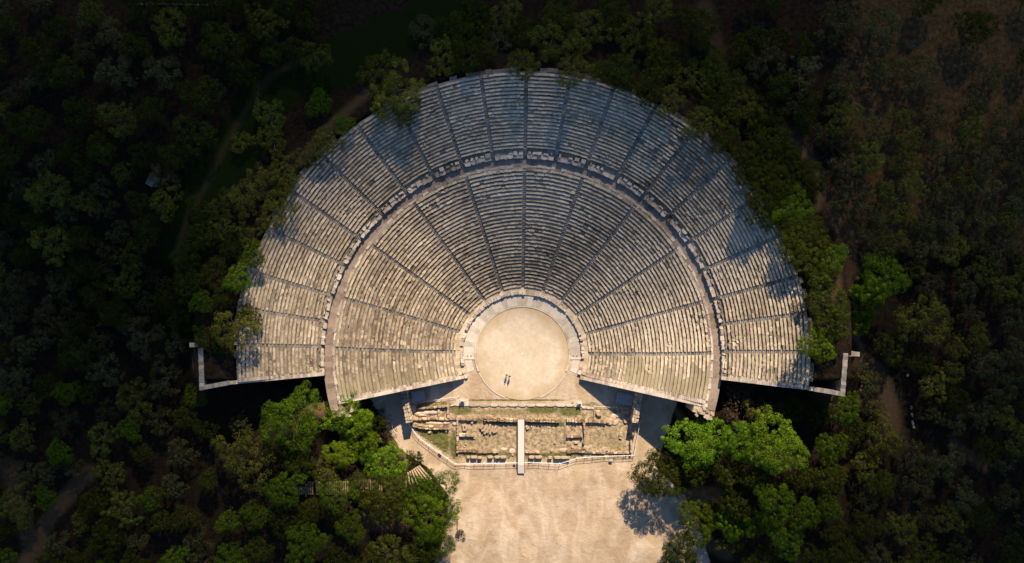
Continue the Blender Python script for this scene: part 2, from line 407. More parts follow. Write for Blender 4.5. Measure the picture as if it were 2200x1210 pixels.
def make_wedge(ta,tb,rf,zf,n,dr,restored,rg,seatf,label,edge_a=False,edge_b=False,extra_dmg=0):
    base=MB(); top=MB(); res=MB()
    for k in range(n):
        t=k/(n-1); t2=(k+.5)/n
        z=zf(k); zprev=zf(k-1) if k>0 else z-0.4
        a0=ta(t2); a1=tb(t2); rmid=rf(k,(a0+a1)/2)
        a0+= (0.02 if edge_a else SW)/rmid; a1-=(0.02 if edge_b else SW)/rmid
        if a1-a0<0.01: continue
        nseg=max(3,int((a1-a0)/R(2.2)))
        # foot channel + riser, one strip per row
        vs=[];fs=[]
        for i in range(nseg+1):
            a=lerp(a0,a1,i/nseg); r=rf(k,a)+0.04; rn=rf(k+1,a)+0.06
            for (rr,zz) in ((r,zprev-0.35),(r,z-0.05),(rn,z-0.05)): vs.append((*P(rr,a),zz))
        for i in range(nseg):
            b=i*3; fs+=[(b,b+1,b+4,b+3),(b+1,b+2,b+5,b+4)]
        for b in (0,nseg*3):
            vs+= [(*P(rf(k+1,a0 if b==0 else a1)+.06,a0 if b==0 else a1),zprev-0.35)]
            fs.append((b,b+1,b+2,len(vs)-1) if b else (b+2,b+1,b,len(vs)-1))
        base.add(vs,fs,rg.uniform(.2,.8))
        # seats
        a=a0
        rowt=rg.uniform(-.12,.12)
        while a<a1-1e-4:
            r=rf(k,a)
            amid=math.degrees(a)
            rs=restored and restored(r,amid)
            L=rg.uniform(2.0,4.0) if rs else rg.choice((rg.uniform(.55,.95),rg.uniform(.8,1.6)))
            da=L/r
            if a1-(a+da)<0.45/r: da=a1-a
            dmg=0.04 if rs else (rg.random()**2.2)*1.0+extra_dmg*rg.random()
            if not rs:
                bx,by=P(r,a+da/2); fd=field(bx,by,3.3); dmg=dmg*(.25+1.6*fd*fd)+max(0,fd-.72)*2.6
                r+=(field(bx,by,6.1)-.5)*.22+(field(by,bx,1.7)-.5)*.07
            g=0.006/r*(0.5 if rs else 1+dmg*5)
            w=seatf+(0 if rs else rg.uniform(-.05,.07)*(1+dmg))
            c=max(0,min(1,(rg.uniform(.4,.6) if rs else rg.gauss(.5,.13))+rowt))
            if rs or rg.random()>0.006+0.02*extra_dmg+.05*max(0,dmg-.8):
                zj=0 if rs else rg.gauss(0,.010)*(1+2.0*dmg)
                seat_block(res if rs else top,r-0.05,r+w+(.1 if rs else 0),a+g,a+da-g,z-0.22,z+zj,c,dmg,rg)
                if not rs and rg.random()<0.10:   # a broken back edge slab
                    seat_block(top,r+w+.03,r+dr-.06,a+g,a+da*rg.uniform(.4,1)-g,z-0.1,z+rg.uniform(-.02,.05),c,dmg,rg)
            a+=da
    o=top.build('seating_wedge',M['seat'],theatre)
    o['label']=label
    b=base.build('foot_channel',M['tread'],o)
    if res.v: b=res.build('restored_rows',M['tread_r'],o); b['label']='smooth evenly cut rows of restored olive brown stone'
    return o
def restL(r,a): return a>186.0+2.2*math.sin(r*1.3)+1.2*math.sin(r*3.1) and r>19
def restR(r,a): return a<-7.2+1.5*math.sin(r*1.1)-0.6*math.sin(r*2.9) and r>22
sp_low=['at the lower right end above the right side wall','right of the orchestra, second up from its end wall','on the right flank above the orchestra','on the upper right flank','right of the top of the fan','just right of the centre stair','just left of the centre stair','left of the top of the fan','on the upper left flank','on the left flank above the orchestra','left of the orchestra, second up from its end wall','at the lower left end with smooth restored rows']
rg=random.Random(11)
for i in range(12):
    make_wedge(th_low(i),th_low(i+1),rlow,zlow,NL,0.715,restL if i==11 else (restR if i==0 else None),rg,0.40,
      'lower tier wedge of worn stone seats '+sp_low[i],edge_a=(i==0),edge_b=(i==11))
def ordw(n): return ['first','second','third','fourth','fifth','sixth','seventh','eighth','ninth','tenth','eleventh','twelfth'][n]
for i in range(22):
    side='right' if i<11 else 'left'
    n=i if i<11 else 21-i
    make_wedge(th_up(i),th_up(i+1),rup,zup,NU,0.645,None,rg,0.36,
      'upper tier wedge of stone seats, %s up from the %s end wall'%(ordw(n),side),edge_a=(i==0),edge_b=(i==21),extra_dmg=0.5 if i in(1,2,3) else 0)
# stairways
def make_stair(tf,rf,zf,n,steps,hw,label,shift=0,zoff=0.0,mat='stair'):
    mb=MB()
    for s in range(steps):
        t0=s/steps; t1=(s+1)/steps
        a0=tf(t0); a1=tf(t1)
        k0=t0*n
        r0=rf(k0,a0); r1=rf((s+1)/steps*n,a1)
        kk=t0*n; z=zf(0)+(zf(n-1)-zf(0))*min(1,(kk)/(n-1))-0.20+zoff
        w0=hw/r0; w1=hw/r1; sh0=shift/r0; sh1=shift/r1
        pts=[P(r0,a0-w0+sh0),P(r1+.03,a1-w1+sh1),P(r1+.03,a1+w1+sh1),P(r0,a0+w0+sh0)]
        ar=sum(pts[i][0]*pts[(i+1)%4][1]-pts[(i+1)%4][0]*pts[i][1] for i in range(4))
        if ar<0: pts=pts[::-1]
        zj=rg.uniform(-.02,.02)
        mb.add([(p[0],p[1],z-0.6) for p in pts]+[(p[0],p[1],z+zj) for p in pts],[(4,5,6,7)]+[(i,(i+1)%4,4+(i+1)%4,4+i) for i in range(4)],max(0,min(1,rg.gauss(.5,.22))))
    o=mb.build('stairway',M[mat],theatre); o['label']=label; return o
for i in range(13):
    e=i in(0,12)
    n_=i if i<=6 else 12-i
    lab='lower tier stairway, %s'%('middle one pointing at the top of the fan' if i==6 else '%s up from the %s side wall'%(ordw(n_),'right' if i<6 else 'left'))
    make_stair(th_low(i),rlow,zlow,NL,2*NL,0.40 if e else SW+.02,lab,shift=(-.38 if i==0 else .38) if e else 0,zoff=.14 if e else 0,mat='pod' if e else 'stair')
for i in range(23):
    e=i in(0,22)
    n_=i if i<=11 else 22-i
    lab='upper tier stairway, %s'%('middle one at the top of the fan' if i==11 else '%s up from the %s end wall'%(ordw(n_),'right' if i<11 else 'left'))
    make_stair(th_up(i),rup,zup,NU,2*NU,0.36 if e else SW-.02,lab,shift=(-.34 if i==0 else .34) if e else 0,zoff=.14 if e else 0,mat='pod' if e else 'stair')

# ring surfaces ------------------------------------------------------
def ring(mb,ri,ro,a0,a1,z0,z1,step=1.5,c=.5,jit=0):
    n=max(2,int((a1-a0)/R(step)))
    for i in range(n):
        b0=lerp(a0,a1,i/n); b1=lerp(a0,a1,(i+1)/n)
        f=lambda g,a:g(a) if callable(g) else g
        pts=[P(f(ri,b0),b0),P(f(ro,b0),b0),P(f(ro,b1),b1),P(f(ri,b1),b1)]
        mb.add([(p[0],p[1],z0) for p in pts]+[(p[0],p[1],z1+(rg.uniform(-jit,jit))) for p in pts],
               [(4,5,6,7),(0,1,5,4),(1,2,6,5),(2,3,7,6),(3,0,4,7)],max(0,min(1,c+rg.uniform(-.25,.25))))
mb=MB(); ring(mb,lambda a:rL(a)-0.05,lambda a:rD(a)+0.25,R(-15.5),R(195.5),ZP-1.6,ZP,1.6,jit=.015)
o=mb.build('walkway',M['path'],theatre); o['label']='curved paved walkway between the two tiers of seats'
# rough back edge of the lower tier beside the walkway
mb=MB()
a=R(-13)
while a<R(193):
    da=rg.uniform(.9,1.8)/38
    if rg.random()<.9:
        mb=MB(); seat_block(mb,rL(a)-.08,rL(a)+rg.uniform(.3,.6),a,a+da-.0006,ZP-.1,ZL+rg.uniform(-.12,.12),rg.uniform(.3,1),1.0,rg); mb.build('edge_stone',M['pod'],theatre)
    a+=da
# podium with broken high-backed seats, one piece for each upper wedge
stub=[th_up(i)(0) for i in range(23)]
for i in range(22):
    a0,a1=stub[i]+(.3 if i==0 else SW+.04)/41-(0 if i else .02),stub[i+1]-(SW+.04)/41
    mb=MB(); ch=MB()
    if i==0: a0=stub[0]-.6/41
    if i==21: a1=stub[22]+.6/41
    # wall core
    ring(mb,rD,lambda a:rS(a)-.62,a0,a1,ZP-1,ZP+.75,2.0,.25,.03)
    a=a0
    while a<a1-.3/41:
        da=min(rg.uniform(.7,1.5)/40.5,a1-a)
        if rg.random()<.86:
            seat_block(mb,rD(a)-.03,rD(a)+.62,a+.0006,a+da-.0006,ZP+.5,ZP+.95+rg.uniform(-.18,.2),rg.uniform(.25,1),1.2,rg)
        if rg.random()<.66:
            seat_block(mb,rD(a)+.74,rS(a)-rg.uniform(.45,.8),a+.0006,a+da*rg.uniform(.6,1)-.0006,ZP+.5,ZP+1.25+rg.uniform(-.35,.3),rg.uniform(.3,1),1.4,rg)
        elif rg.random()<.6:
            x,y=P(rD(a)+rg.uniform(.6,1.3),a+da/2); mb.rock(x,y,ZP+.7,rg.uniform(.4,.8),rg.uniform(.3,.6),rg.uniform(.2,.5),rg.uniform(0,3),rg.uniform(.3,1))
        a+=da
    ring(ch,lambda a:rS(a)-.6,lambda a:rS(a)+.1,a0,a1,ZP-1,ZP+1.05,2.0,.4,.02)
    side='right' if i<11 else 'left'; n=i if i<11 else 21-i
    o=mb.build('podium_wall',M['pod'],theatre); o['label']='broken stone backed seats on the walkway edge, %s stretch up from the %s end wall'%(ordw(n),side)
    c2=ch.build('channel',M['chan'],o)
# low steps where upper stairs cross the podium
for i in range(1,22):
    mb=MB(); a=stub[i]
    r=rD(a)-.02
    for s in range(6):
        z=ZP+(ZS-ZP-.1)*(s+1)/6.5; w=(SW+.02)/41
        r2=r+(rS(a)-rD(a)+.05)/6
        pts=[P(r,a-w),P(r2,a-w),P(r2,a+w),P(r,a+w)]
        mb.hexa(pts,ZP-1,z,rg.uniform(.3,.7)); r=r2
    o=mb.build('crossing_steps',M['stair'],theatre)
# rim kerb
a=R(-4)
while a<R(183):
    da=rg.uniform(1.0,2.4)/55
    if rg.random()<.6:
        mb=MB(); seat_block(mb,rU(a)+.02,rU(a)+rg.uniform(.5,.9),a,a+da-.001,ZU-2.5,ZU+rg.uniform(-.25,.1),rg.uniform(.0,.45),1,rg); mb.build('rim_stone',M['tread'],theatre)
    a+=da
# front row of thrones round the orchestra + gangway behind
mb=MB(); ring(mb,12.62,R0+.12,R(-19),R(199),-.5,.22,3,.55,.01)
ga=mb.build('gangway',M['seat'],theatre)
mb=MB(); a=R(-20)
while a<R(200):
    da=rg.uniform(.55,1.15)/13
    if rg.random()<.88:
        mb=MB(); seat_block(mb,12.72+rg.uniform(-.03,.05),13.35+rg.uniform(-.12,.12),a+.002,a+da-.004,.1,.62+rg.uniform(-.15,.14),rg.uniform(.35,1),1.0,rg); mb.build('front_seat',M['pod'],theatre)
    a+=da
# side walls
def wall_line(name,pts,zt,thick,side,label,mat='wall',parent=theatre,bt=None,n=40,rail=True,cap=True):
    """wall following pts (two points), top height from zt(t); side=+1/-1 towards which the wall thickens"""
    (x0,y0),(x1,y1)=pts; L=math.hypot(x1-x0,y1-y0); ux,uy=(x1-x0)/L,(y1-y0)/L; nx,ny=-uy*side,ux*side
    mb=MB(); cp=MB()
    for i in range(n):
        t0=i/n; t1=(i+1)/n
        a=(x0+ux*L*t0,y0+uy*L*t0); b=(x0+ux*L*t1,y0+uy*L*t1)
        p=[a,b,(b[0]+nx*thick,b[1]+ny*thick),(a[0]+nx*thick,a[1]+ny*thick)]
        z=[zt(t0),zt(t1),zt(t1),zt(t0)]; zb=min(tz(*a),tz(*b),tz(p[2][0],p[2][1]))-1.0
        zb=min(zb,min(z)-1.2)
        if side<0: p=p[::-1]; z=z[::-1]
        mb.hexa(p,zb,z,rg.uniform(.3,.7))
        o_=.07; j=rg.uniform(-.02,.02)
        q=[(a[0]-nx*o_+ux*.01,a[1]-ny*o_+uy*.01),(b[0]-nx*o_-ux*.01,b[1]-ny*o_-uy*.01),(b[0]+nx*(thick+o_)-ux*.01,b[1]+ny*(thick+o_)-uy*.01),(a[0]+nx*(thick+o_)+ux*.01,a[1]+ny*(thick+o_)+uy*.01)]
        if side<0: q=q[::-1]
        if cap: cp.hexa(q,[w+.003 for w in z],[w+.20+j for w in z],rg.uniform(.45,1))
    w=mb.build(name,M[mat],parent); w['label']=label
    if cap: c_=cp.build('coping',M[mat],w)
    return w
def off(p,dx,dy): return (p[0]+dx,p[1]+dy)
wall_line('side_wall',[W(1246,814,.8),W(1519,875,11.8)],lambda t:lerp(.7,11.85,t),.55,1,'sloping stone side wall below the right end of the lower tier','pod')
wall_line('side_wall',[W(998,812.5,.8),W(727,868,11.8)],lambda t:lerp(.7,11.85,t),.55,-1,'sloping stone side wall below the left end of the lower tier','pod')
wall_line('end_wall',[W(1549,815,13),W(1757,840,20)],lambda t:lerp(13.0,20.2,t),.55,1,'long end wall with a pale coping below the right end of the upper tier','pod')
wall_line('end_wall',[W(697,806,13),W(487,826,20)],lambda t:lerp(13.0,20.2,t),.55,-1,'long end wall with a pale coping below the left end of the upper tier','pod')
wl=wall_line('terrace_wall',[W(494,826,20.2),W(430,838,20.2)],lambda t:20.2,.7,-1,'short stone wall running on left from the upper tier end wall','stair',n=10)  # dim edge light put into the colour: terrace walls take darker stair stone
wl=wall_line('terrace_wall',[W(430,838,20.2),W(427,747,20.2)],lambda t:20.2+.1*math.sin(t*30),.8,-1,'stone wall closing the dark terrace at the far left end','stair',n=12)
wl=wall_line('terrace_wall',[W(408,745,20),W(428,745,20)],lambda t:20.1,.7,1,'short outward return of the far left terrace wall','stair',n=4)
wl=wall_line('terrace_wall',[W(1748,840,20.2),W(1814,851,20.2)],lambda t:20.2,.7,1,'short stone wall running on right from the upper tier end wall','stair',n=10)
wl=wall_line('terrace_wall',[W(1814,851,20.2),W(1821,757,20.2)],lambda t:20.2+.1*math.sin(t*30),.8,1,'stone wall closing the dark terrace at the far right end','stair',n=12)
wl=wall_line('terrace_wall',[W(1818,757,20),W(1846,757,20)],lambda t:20.1,.7,-1,'short outward return of the far right terrace wall','stair',n=4)
# end faces of the walkway
for sx,a0 in ((1,R(-15.5)),(-1,R(195.5))):
    mb=MB(); b=a0-sx*.0; 
    ring(mb,lambda a:rL(a)-1.9,lambda a:rD(a)+.35,min(a0,a0-sx*.035),max(a0,a0-sx*.035),4,ZP-.12,1,.5,.05)
    for q in range(10):
        x,y=P(rg.uniform(37,40.4),a0-sx*rg.uniform(.0,.05)); mb.rock(x,y,ZP-.35,rg.uniform(.5,1.1),rg.uniform(.4,.8),rg.uniform(.3,.6),rg.uniform(0,3),rg.uniform(.3,1))
    o=mb.build('walkway_end',M['wall'],theatre)
    o['label']='stone end of the walkway at the %s'%('right' if sx>0 else 'left')

# ------------------------------------------------------------------ orchestra
orch=empty('orchestra',(CX,CY,0)); tag(orch,'round pale earth dancing floor ringed with white stone in the middle of the theatre','orchestra')
m,nt,b=mat_new('orchestra_earth')
nf=noise(nt,0.22,7,0.65,dist=.25); ng=noise(nt,1.2,6,0.7)
c=mix(nt,ramp(nt,[(0.32,(0,0,0)),(0.70,(1,1,1))],nf),(0.49,0.405,0.315),(0.62,0.54,0.45))
gr=N(nt,'ShaderNodeTexGradient',gradient_type='SPHERICAL'); tc=N(nt,'ShaderNodeTexCoord'); mp=N(nt,'ShaderNodeMapping')
mp.inputs['Scale'].default_value=(.085,.085,.085); nt.links.new(tc.outputs['Object'],mp.inputs[0]); nt.links.new(mp.outputs[0],gr.inputs[0])
edge=ramp(nt,[(0.16,(0.75,)*3),(0.36,(0,0,0))],mth(nt,'ADD',gr.outputs['Fac'],mth(nt,'MULTIPLY',mth(nt,'SUBTRACT',nf,.5),.5)))
c=mix(nt,edge,c,(0.42,0.32,0.19))
c=mix(nt,ramp(nt,[(.45,(0,0,0)),(.75,(.5,)*3)],ng),c,(0.36,0.28,0.20))
sc=noise(nt,.55,8,.75,dist=1.2); c=mix(nt,ramp(nt,[(.55,(0,0,0)),(.75,(.45,)*3)],sc),c,(0.40,0.30,0.20))
nt.links.new(c,b.inputs['Base Color']); b.inputs['Roughness'].default_value=.95; b.inputs['Specular IOR Level'].default_value=.1
bump(nt,b,ng,.3,.05); M['orch']=m
mb=MB(); n=96
mb.add([(0,0,.05)]+[(9.95*math.cos(2*PI*i/n),9.95*math.sin(2*PI*i/n),.05) for i in range(n)]+[(9.95*math.cos(2*PI*i/n),9.95*math.sin(2*PI*i/n),-.3) for i in range(n)],
   [(0,1+i,1+(i+1)%n) for i in range(n)]+[(1+n+i,1+n+(i+1)%n,1+(i+1)%n,1+i) for i in range(n)])
o=mb.build('earth_floor',M['orch'],orch)
def lring(mb,ri,ro,a0,a1,z0,z1,step,cj=.25,jit=.0,gap=0.0):
    n=max(2,round((a1-a0)/R(step)))
    for i in range(n):
        b0=lerp(a0,a1,i/n)+gap; b1=lerp(a0,a1,(i+1)/n)-gap; zz=z1+rg.uniform(-jit,jit)
        pts=[(r*math.cos(a),r*math.sin(a)) for r,a in ((ri,b0),(ro,b0),(ro,(b0+b1)/2),(ro,b1),(ri,b1),(ri,(b0+b1)/2))]
        mb.hexa(pts,z0,zz,.55+rg.uniform(-cj,cj))
mb=MB(); lring(mb,9.98,10.32,R(-22),R(202),-.3,.16,7,.2,.008,.0008)
o=mb.build('stone_ring',M['pale'],orch); o['label']='raised white stone ring around the upper part of the round floor'
mb=MB(); lring(mb,9.97,10.25,R(204),R(248),-.3,.085,6,.1); lring(mb,9.97,10.25,R(292),R(336),-.3,.085,6,.1)
o=mb.build('flush_stone_ring',M['pale'],orch); o['label']='white stone ring lying flush in the sand around the lower part of the floor'
mb=MB(); lring(mb,10.36,12.58,R(-4),R(184),-.3,.02,5.5,.3,.006,.0006)
o=mb.build('paved_ring',M['pale'],orch); o['label']='pale paved gutter ring between the round floor and the front seats'
mb=MB(); lring(mb,10.9,12.4,R(185.2),R(199),-.3,.025,5,.3,.006,.0006); mb.build('side_paving',M['pale'],orch)
mb=MB(); lring(mb,10.9,12.3,R(-20),R(-5.2),-.3,.025,5,.3,.006,.0006); mb.build('side_paving',M['pale'],orch)
for sx in (-1,1):
    mb=MB(); mb.box(min(sx*10.3,sx*12.6),-1.25,-.3,max(sx*10.3,sx*12.6),-.75,.13,.8)
    o=mb.build('channel_slab',M['pale'],orch)
    mb=MB()
    for q in (11.0,11.75): mb.box(sx*q-.14,-.66,.015,sx*q+.14,-.42,.035,0)
    mb.build('drain_hole',M['bark'],o)
mb=MB(); mb.tube((0,0,.0),(0,0,.08),.35,.33,24,.9); mb.build('centre_stone',M['pale'],orch)

# ------------------------------------------------------------------ ruined stage building
def rw(pts,w,h,label,mat='rubble',h0=0.0,bl=(.6,1.3),rgh=.12,rows=1,miss=.04,name='ruined_wall',core=True,cat='ruined wall'):
    """a run of rough blocks along photo points at ground height"""
    p=[W(*a,h0+h*.5) for a in pts]; mb=MB()
    for (x0,y0),(x1,y1) in zip(p[:-1],p[1:]):
        L=math.hypot(x1-x0,y1-y0); a=math.atan2(y1-y0,x1-x0); d=0
        if core:
            q=Vector((-math.sin(a),math.cos(a),0))*w*.36; A=Vector((x0,y0,0)); B=Vector((x1,y1,0))
            mb.hexa([tuple((A-q)[:2]),tuple((B-q)[:2]),tuple((B+q)[:2]),tuple((A+q)[:2])],h0-.3,h0+max(h*.72,h-.14),.35)
        while d<L-.05:
            l=min(rnd.uniform(*bl),L-d)
            for k in range(rows):
                if rnd.random()<miss: continue
                o=(k-(rows-1)/2)*w/rows+rnd.uniform(-.03,.03)
                cx=x0+math.cos(a)*(d+l/2)-math.sin(a)*o; cy=y0+math.sin(a)*(d+l/2)+math.cos(a)*o
                mb.rock(cx,cy,h0-.2,l*.97,w/rows*rnd.uniform(.85,1.05),h+.2+rnd.uniform(-.12,.14)*min(1,h),a+rnd.uniform(-.04,.04),max(0,min(1,rnd.gauss(.6,.2))),rgh)
            d+=l
    o=mb.build(name,M[mat]); tag(o,label,cat); return o
rw([(1007,871),(1233,871)],.62,.22,'long straight pale stone kerb between the orchestra and the stage ruins','pale',bl=(1.5,2.4),rgh=.01,miss=0,name='stone_kerb',core=False,cat='kerb')
rw([(967,872),(981,869)],.4,.22,'short slanting kerb joining the left pedestal to the ruins','pale',bl=(.8,1.2),rgh=.03,miss=0,name='stone_kerb',cat='kerb')
rw([(1250,875),(1277,878)],.5,.22,'short pale kerb right of the right pedestal','pale',bl=(.8,1.2),rgh=.03,miss=0,name='stone_kerb',cat='kerb')
rw([(895,878),(965,872)],.45,.75,'thin stone wall along the upper edge of the left ruined room','rubble')
rw([(963,872),(963,899)],.5,.8,'short cross wall at the right end of the left ruined room','rubble')
rw([(943,880),(943,898)],.5,.6,'stub of cross wall inside the left ruined room beside the dark pit','rubble')
rw([(888,901),(925,899),(965,901)],.55,.65,'uneven wall along the lower edge of the left ruined room','rubble',rgh=.2)
rw([(965,899),(1026,901)],.75,.7,'block wall joining the left room to the main stage wall','rubble',bl=(.9,1.8))
rw([(1039,900),(1112,903)],.85,.85,'main stage wall of broken blocks left of the boardwalk','rubble',bl=(.5,1.1),rgh=.2,rows=2)
rw([(1128,902),(1202,904)],.8,.85,'main stage wall of small blocks right of the boardwalk','rubble',bl=(.4,.8),rgh=.18,rows=2)
rw([(1217,903),(1302,906)],.75,.75,'stage wall of pale rubble at the right of the stage ruins','rubble',bl=(.4,.9),rgh=.2)
rw([(983,902),(983,935)],.5,.8,'upper half of the wall at the left side of the left ruined hall','wall')
rw([(983,936),(983,973)],.6,.8,'lower half of the wall at the left side of the left ruined hall','rubble')
rw([(985,935),(1019,935)],.7,.75,'thick low wall jutting right into the left ruined hall','wall',bl=(.8,1.6))
rw([(985,967),(1025,969)],.75,.55,'lower wall of the left ruined hall, its rough left part','rubble',rgh=.22,rows=2)
rw([(1026,971),(1071,970)],.7,.55,'lower wall of the left ruined hall, its straighter right part','wall',bl=(.8,1.5))
rw([(887,912),(912,918),(965,918)],.95,.7,'ragged broken wall below the left ruined room','rubble',rgh=.25,rows=2)
rw([(1255,905),(1257,938),(1254,953)],.55,.75,'cross wall at the right side of the small square room','rubble')
rw([(1217,938),(1252,937)],.6,.75,'block wall along the lower side of the small square room','rubble',bl=(.5,.9))
rw([(1214,903),(1214,953)],.45,.12,'flat earth coloured foundation strip left of the small square room','path',bl=(1,2),rgh=.03,miss=0)
rw([(1276,877),(1276,904)],.22,.3,'thin stone divider in the upper right of the stage ruins','wall')
rw([(1356,912),(1357,934)],.5,1.1,'upper stub of wall beside the fence under the right gate wall','wall')
rw([(1356,944),(1356,973)],.5,1.0,'lower stub of wall beside the fence at the right corner of the ruins','wall')
rw([(1218,970),(1256,968)],.9,.5,'rubble heap wall at the lower right of the boardwalk','rubble',rgh=.3,rows=2,miss=.2)
rw([(1256,972),(1352,973)],.45,.45,'thin broken wall along the fence at the lower right','rubble',rgh=.25,miss=.15)
rw([(1129,971),(1160,972)],.55,.4,'few pale blocks in the grass just right of the boardwalk','rubble',rgh=.25,miss=.2)
# small group: niche of blocks, pile, bottom blocks
def slab(x,y,lx,ly,lz,a,name,label,cat,mat='rubble',h0=0,group=None,c=.7,rg_=.1):
    p=W(x,y,h0+lz); mb=MB(); mb.rock(0,0,-.15,lx,ly,lz+.15,0,c,rg_)
    o=mb.build(name,M[mat],loc=(p[0],p[1],h0)); o.rotation_euler=(0,0,a); tag(o,label,cat,group); return o
for q,(x,y,lx,ly) in enumerate(((997,914,1.1,.4),(995.5,919,.4,.8),(1002,919,.45,.9),(998,924,.9,.4))):
    slab(x,y,lx,ly,.5,0,'stone_block',['top block of the small square of stones in the left hall','left block of the small square of stones in the left hall','right block of the small square of stones in the left hall','bottom block of the small square of stones in the left hall'][q],'stone block')
for q,(x,y,a) in enumerate(((1035,918,.9),(1041,922,1.1),(1043,928,1.0),(1046,917,1.5),(1048,925,1.4),(1052,918,1.4),(1053,928,1.5),(1057,922,1.3),(1061,924,1.1),(1063,928,.4),(1038,924,.6))):
    slab(x,y,rnd.uniform(1.0,1.5),rnd.uniform(.45,.6),rnd.uniform(.4,.6),a,'column_drum','weathered stone in the tight pile on the left hall floor','stone block',group='stones piled on the left hall floor',c=.6)
for q,(x,y,lx) in enumerate(((1006,983,.7),(1018,983,1.4),(1031,984,.9),(1053,983,1.1),(1068,983,1.15),(1081,983,1.4),(1142,983,1.25),(1157,983,1.5),(1182,984,.85),(1198,984,1.5),(1213,984,1.7),(1223,984,.4))):
    slab(x,y,lx,.5,.9,0,'base_block','upright stone block in the row beside the lower fence','stone block',group='row of blocks along the lower fence',mat='wall',c=.75,rg_=.04)
for q,(x,y,s) in enumerate(((1018,941,.5),(1014,908,.6),(923,928,.6),(958,926,.5),(1001,954,.35),(998,960,.3),(1133,919,.7),(1142,917,.35),(1179,919,.3),(1192,951,.5),(1334,934,.8),(1333,941,.6),(1286,889,1.1),(1290,893,.5),(1230,961,.5),(927,950,.25),(917,946,.25),(970,866,.4),(894,868,.35),(1230,865,.4),(1348,877,.4),(1344,905,.8),(1350,902,.6),(1305,904,1.0),(1310,910,.7),(1300,966,.9),(1293,971,.7),(1308,969,.6),(1318,905,.5),(1245,966,.5),(1262,966,.6),(1185,968,.5),(1102,978,.4))):
    slab(x,y,s*1.2,s*.9,s*.55,rnd.uniform(0,3),'loose_stone','weathered stone lying loose among the stage ruins','stone',group='loose stones in the stage ruins',rg_=.25)
slab(1238,951,.9,.5,.35,.1,'loose_stone','flat oblong pale stone lying alone below the small square room','stone',c=.9)
# natural pale rock exposures
def outcrop(pts,h,label):
    mb=MB()
    for (x,y,rx,ry) in pts:
        p=W(x,y,h*.5); n=14
        vs=[(p[0],p[1],h)]
        for k,(f,hh) in enumerate(((.55,.95),(1.0,.1),(1.1,-.3))):
            for i in range(n):
                a=2*PI*i/n; j=1+rnd.uniform(-.14,.14)
                vs.append((p[0]+rx/10*f*j*math.cos(a),p[1]+ry/10*f*j*math.sin(a),h*hh if hh>0 else hh))
        fs=[(0,1+i,1+(i+1)%n) for i in range(n)]
        for l in (0,n): fs+=[(1+l+i,1+l+n+i,1+l+n+(i+1)%n,1+l+(i+1)%n) for i in range(n)]
        mb.add(vs,fs,rnd.uniform(.8,1))
    o=mb.build('rock_outcrop',M['rubble'],smooth=True); tag(o,label,'rock'); return o
outcrop([(898,889,10,5),(914,887,12,6),(928,886,12,6),(906,892,14,3)],.35,'bright worn rock filling the left ruined room')
outcrop([(925,909,12,4),(941,910,14,4),(958,909,10,4),(972,905,9,4),(976,911,6,5)],.25,'bright diagonal rock below the left ruined room')
outcrop([(1318,897,7,8),(1326,893,8,5),(1320,908,8,7),(1313,903,5,5)],.15,'pale bare rock near the right gate wall')
outcrop([(1258,962,9,5),(1210,968,9,5)],.15,'pale bare rock low in the ruins between rubble and grass')
outcrop([(1082,966,7,4),(1100,970,7,6)],.12,'pale bare patch of rock left of the boardwalk foot')
# pedestals
for (x0,y0,x1,y1,bx,by,lab) in ((980,857,1007,872,993,865,'square stone pedestal with a hollow top at the left of the long kerb'),(1233,862,1250,874,1245,870,'small square stone pedestal at the right end of the long kerb')):
    a=W(x0,y1); b=W(x1,y0); t=empty('stone_pedestal',((a[0]+b[0])/2,(a[1]+b[1])/2,0)); tag(t,lab,'pedestal')
    w=(b[0]-a[0])/2; h=(b[1]-a[1])/2
    mb=MB(); mb.box(-w,-h,-.3,-w*.45,h,.1,.5); mb.box(w*.5,-h,-.3,w,h,.1,.7); mb.box(-w*.45+.02,h*.35,-.3,w*.5-.02,h,.095,.6); mb.box(-w*.45+.02,-h,-.3,w*.5-.02,h*.35-.02,.09,.6)
    mb.build('paving',M['pale'],t)
    c=W(bx,by,1.0); c=(c[0]-t.location.x,c[1]-t.location.y); s=.5 if x0<1000 else .42
    mb=MB(); mb.box(c[0]-s,c[1]-s*.2,.09,c[0]+s,c[1]+s*.9,.5,.7); mb.box(c[0]-s,c[1]-s*.2,.503,c[0]-s*.7,c[1]+s*.9,1.05,.8); mb.box(c[0]+s*.7,c[1]-s*.2,.503,c[0]+s,c[1]+s*.9,1.05,.8); mb.box(c[0]-s*.68,c[1]+s*.5,.503,c[0]+s*.68,c[1]+s*.88,1.1,.8)
    mb.build('seat_block',M['pale'],t)
# gate walls beside the stage
for (pts,lab) in (([(870,839),(874,870),(881,906)],'tall narrow rubble wall of the left side gate'),([(1372,842),(1367,872),(1362,906)],'tall narrow rubble wall of the right side gate')):
    rw(pts,1.42,3.4,lab,'wall',h0=0,bl=(.5,1.1),rgh=.05,rows=3,miss=0,name='gate_wall',cat='gate wall')
rw([(1360,905),(1361,935)],.8,1.6,'low stub of wall below the right side gate','wall',rows=2)
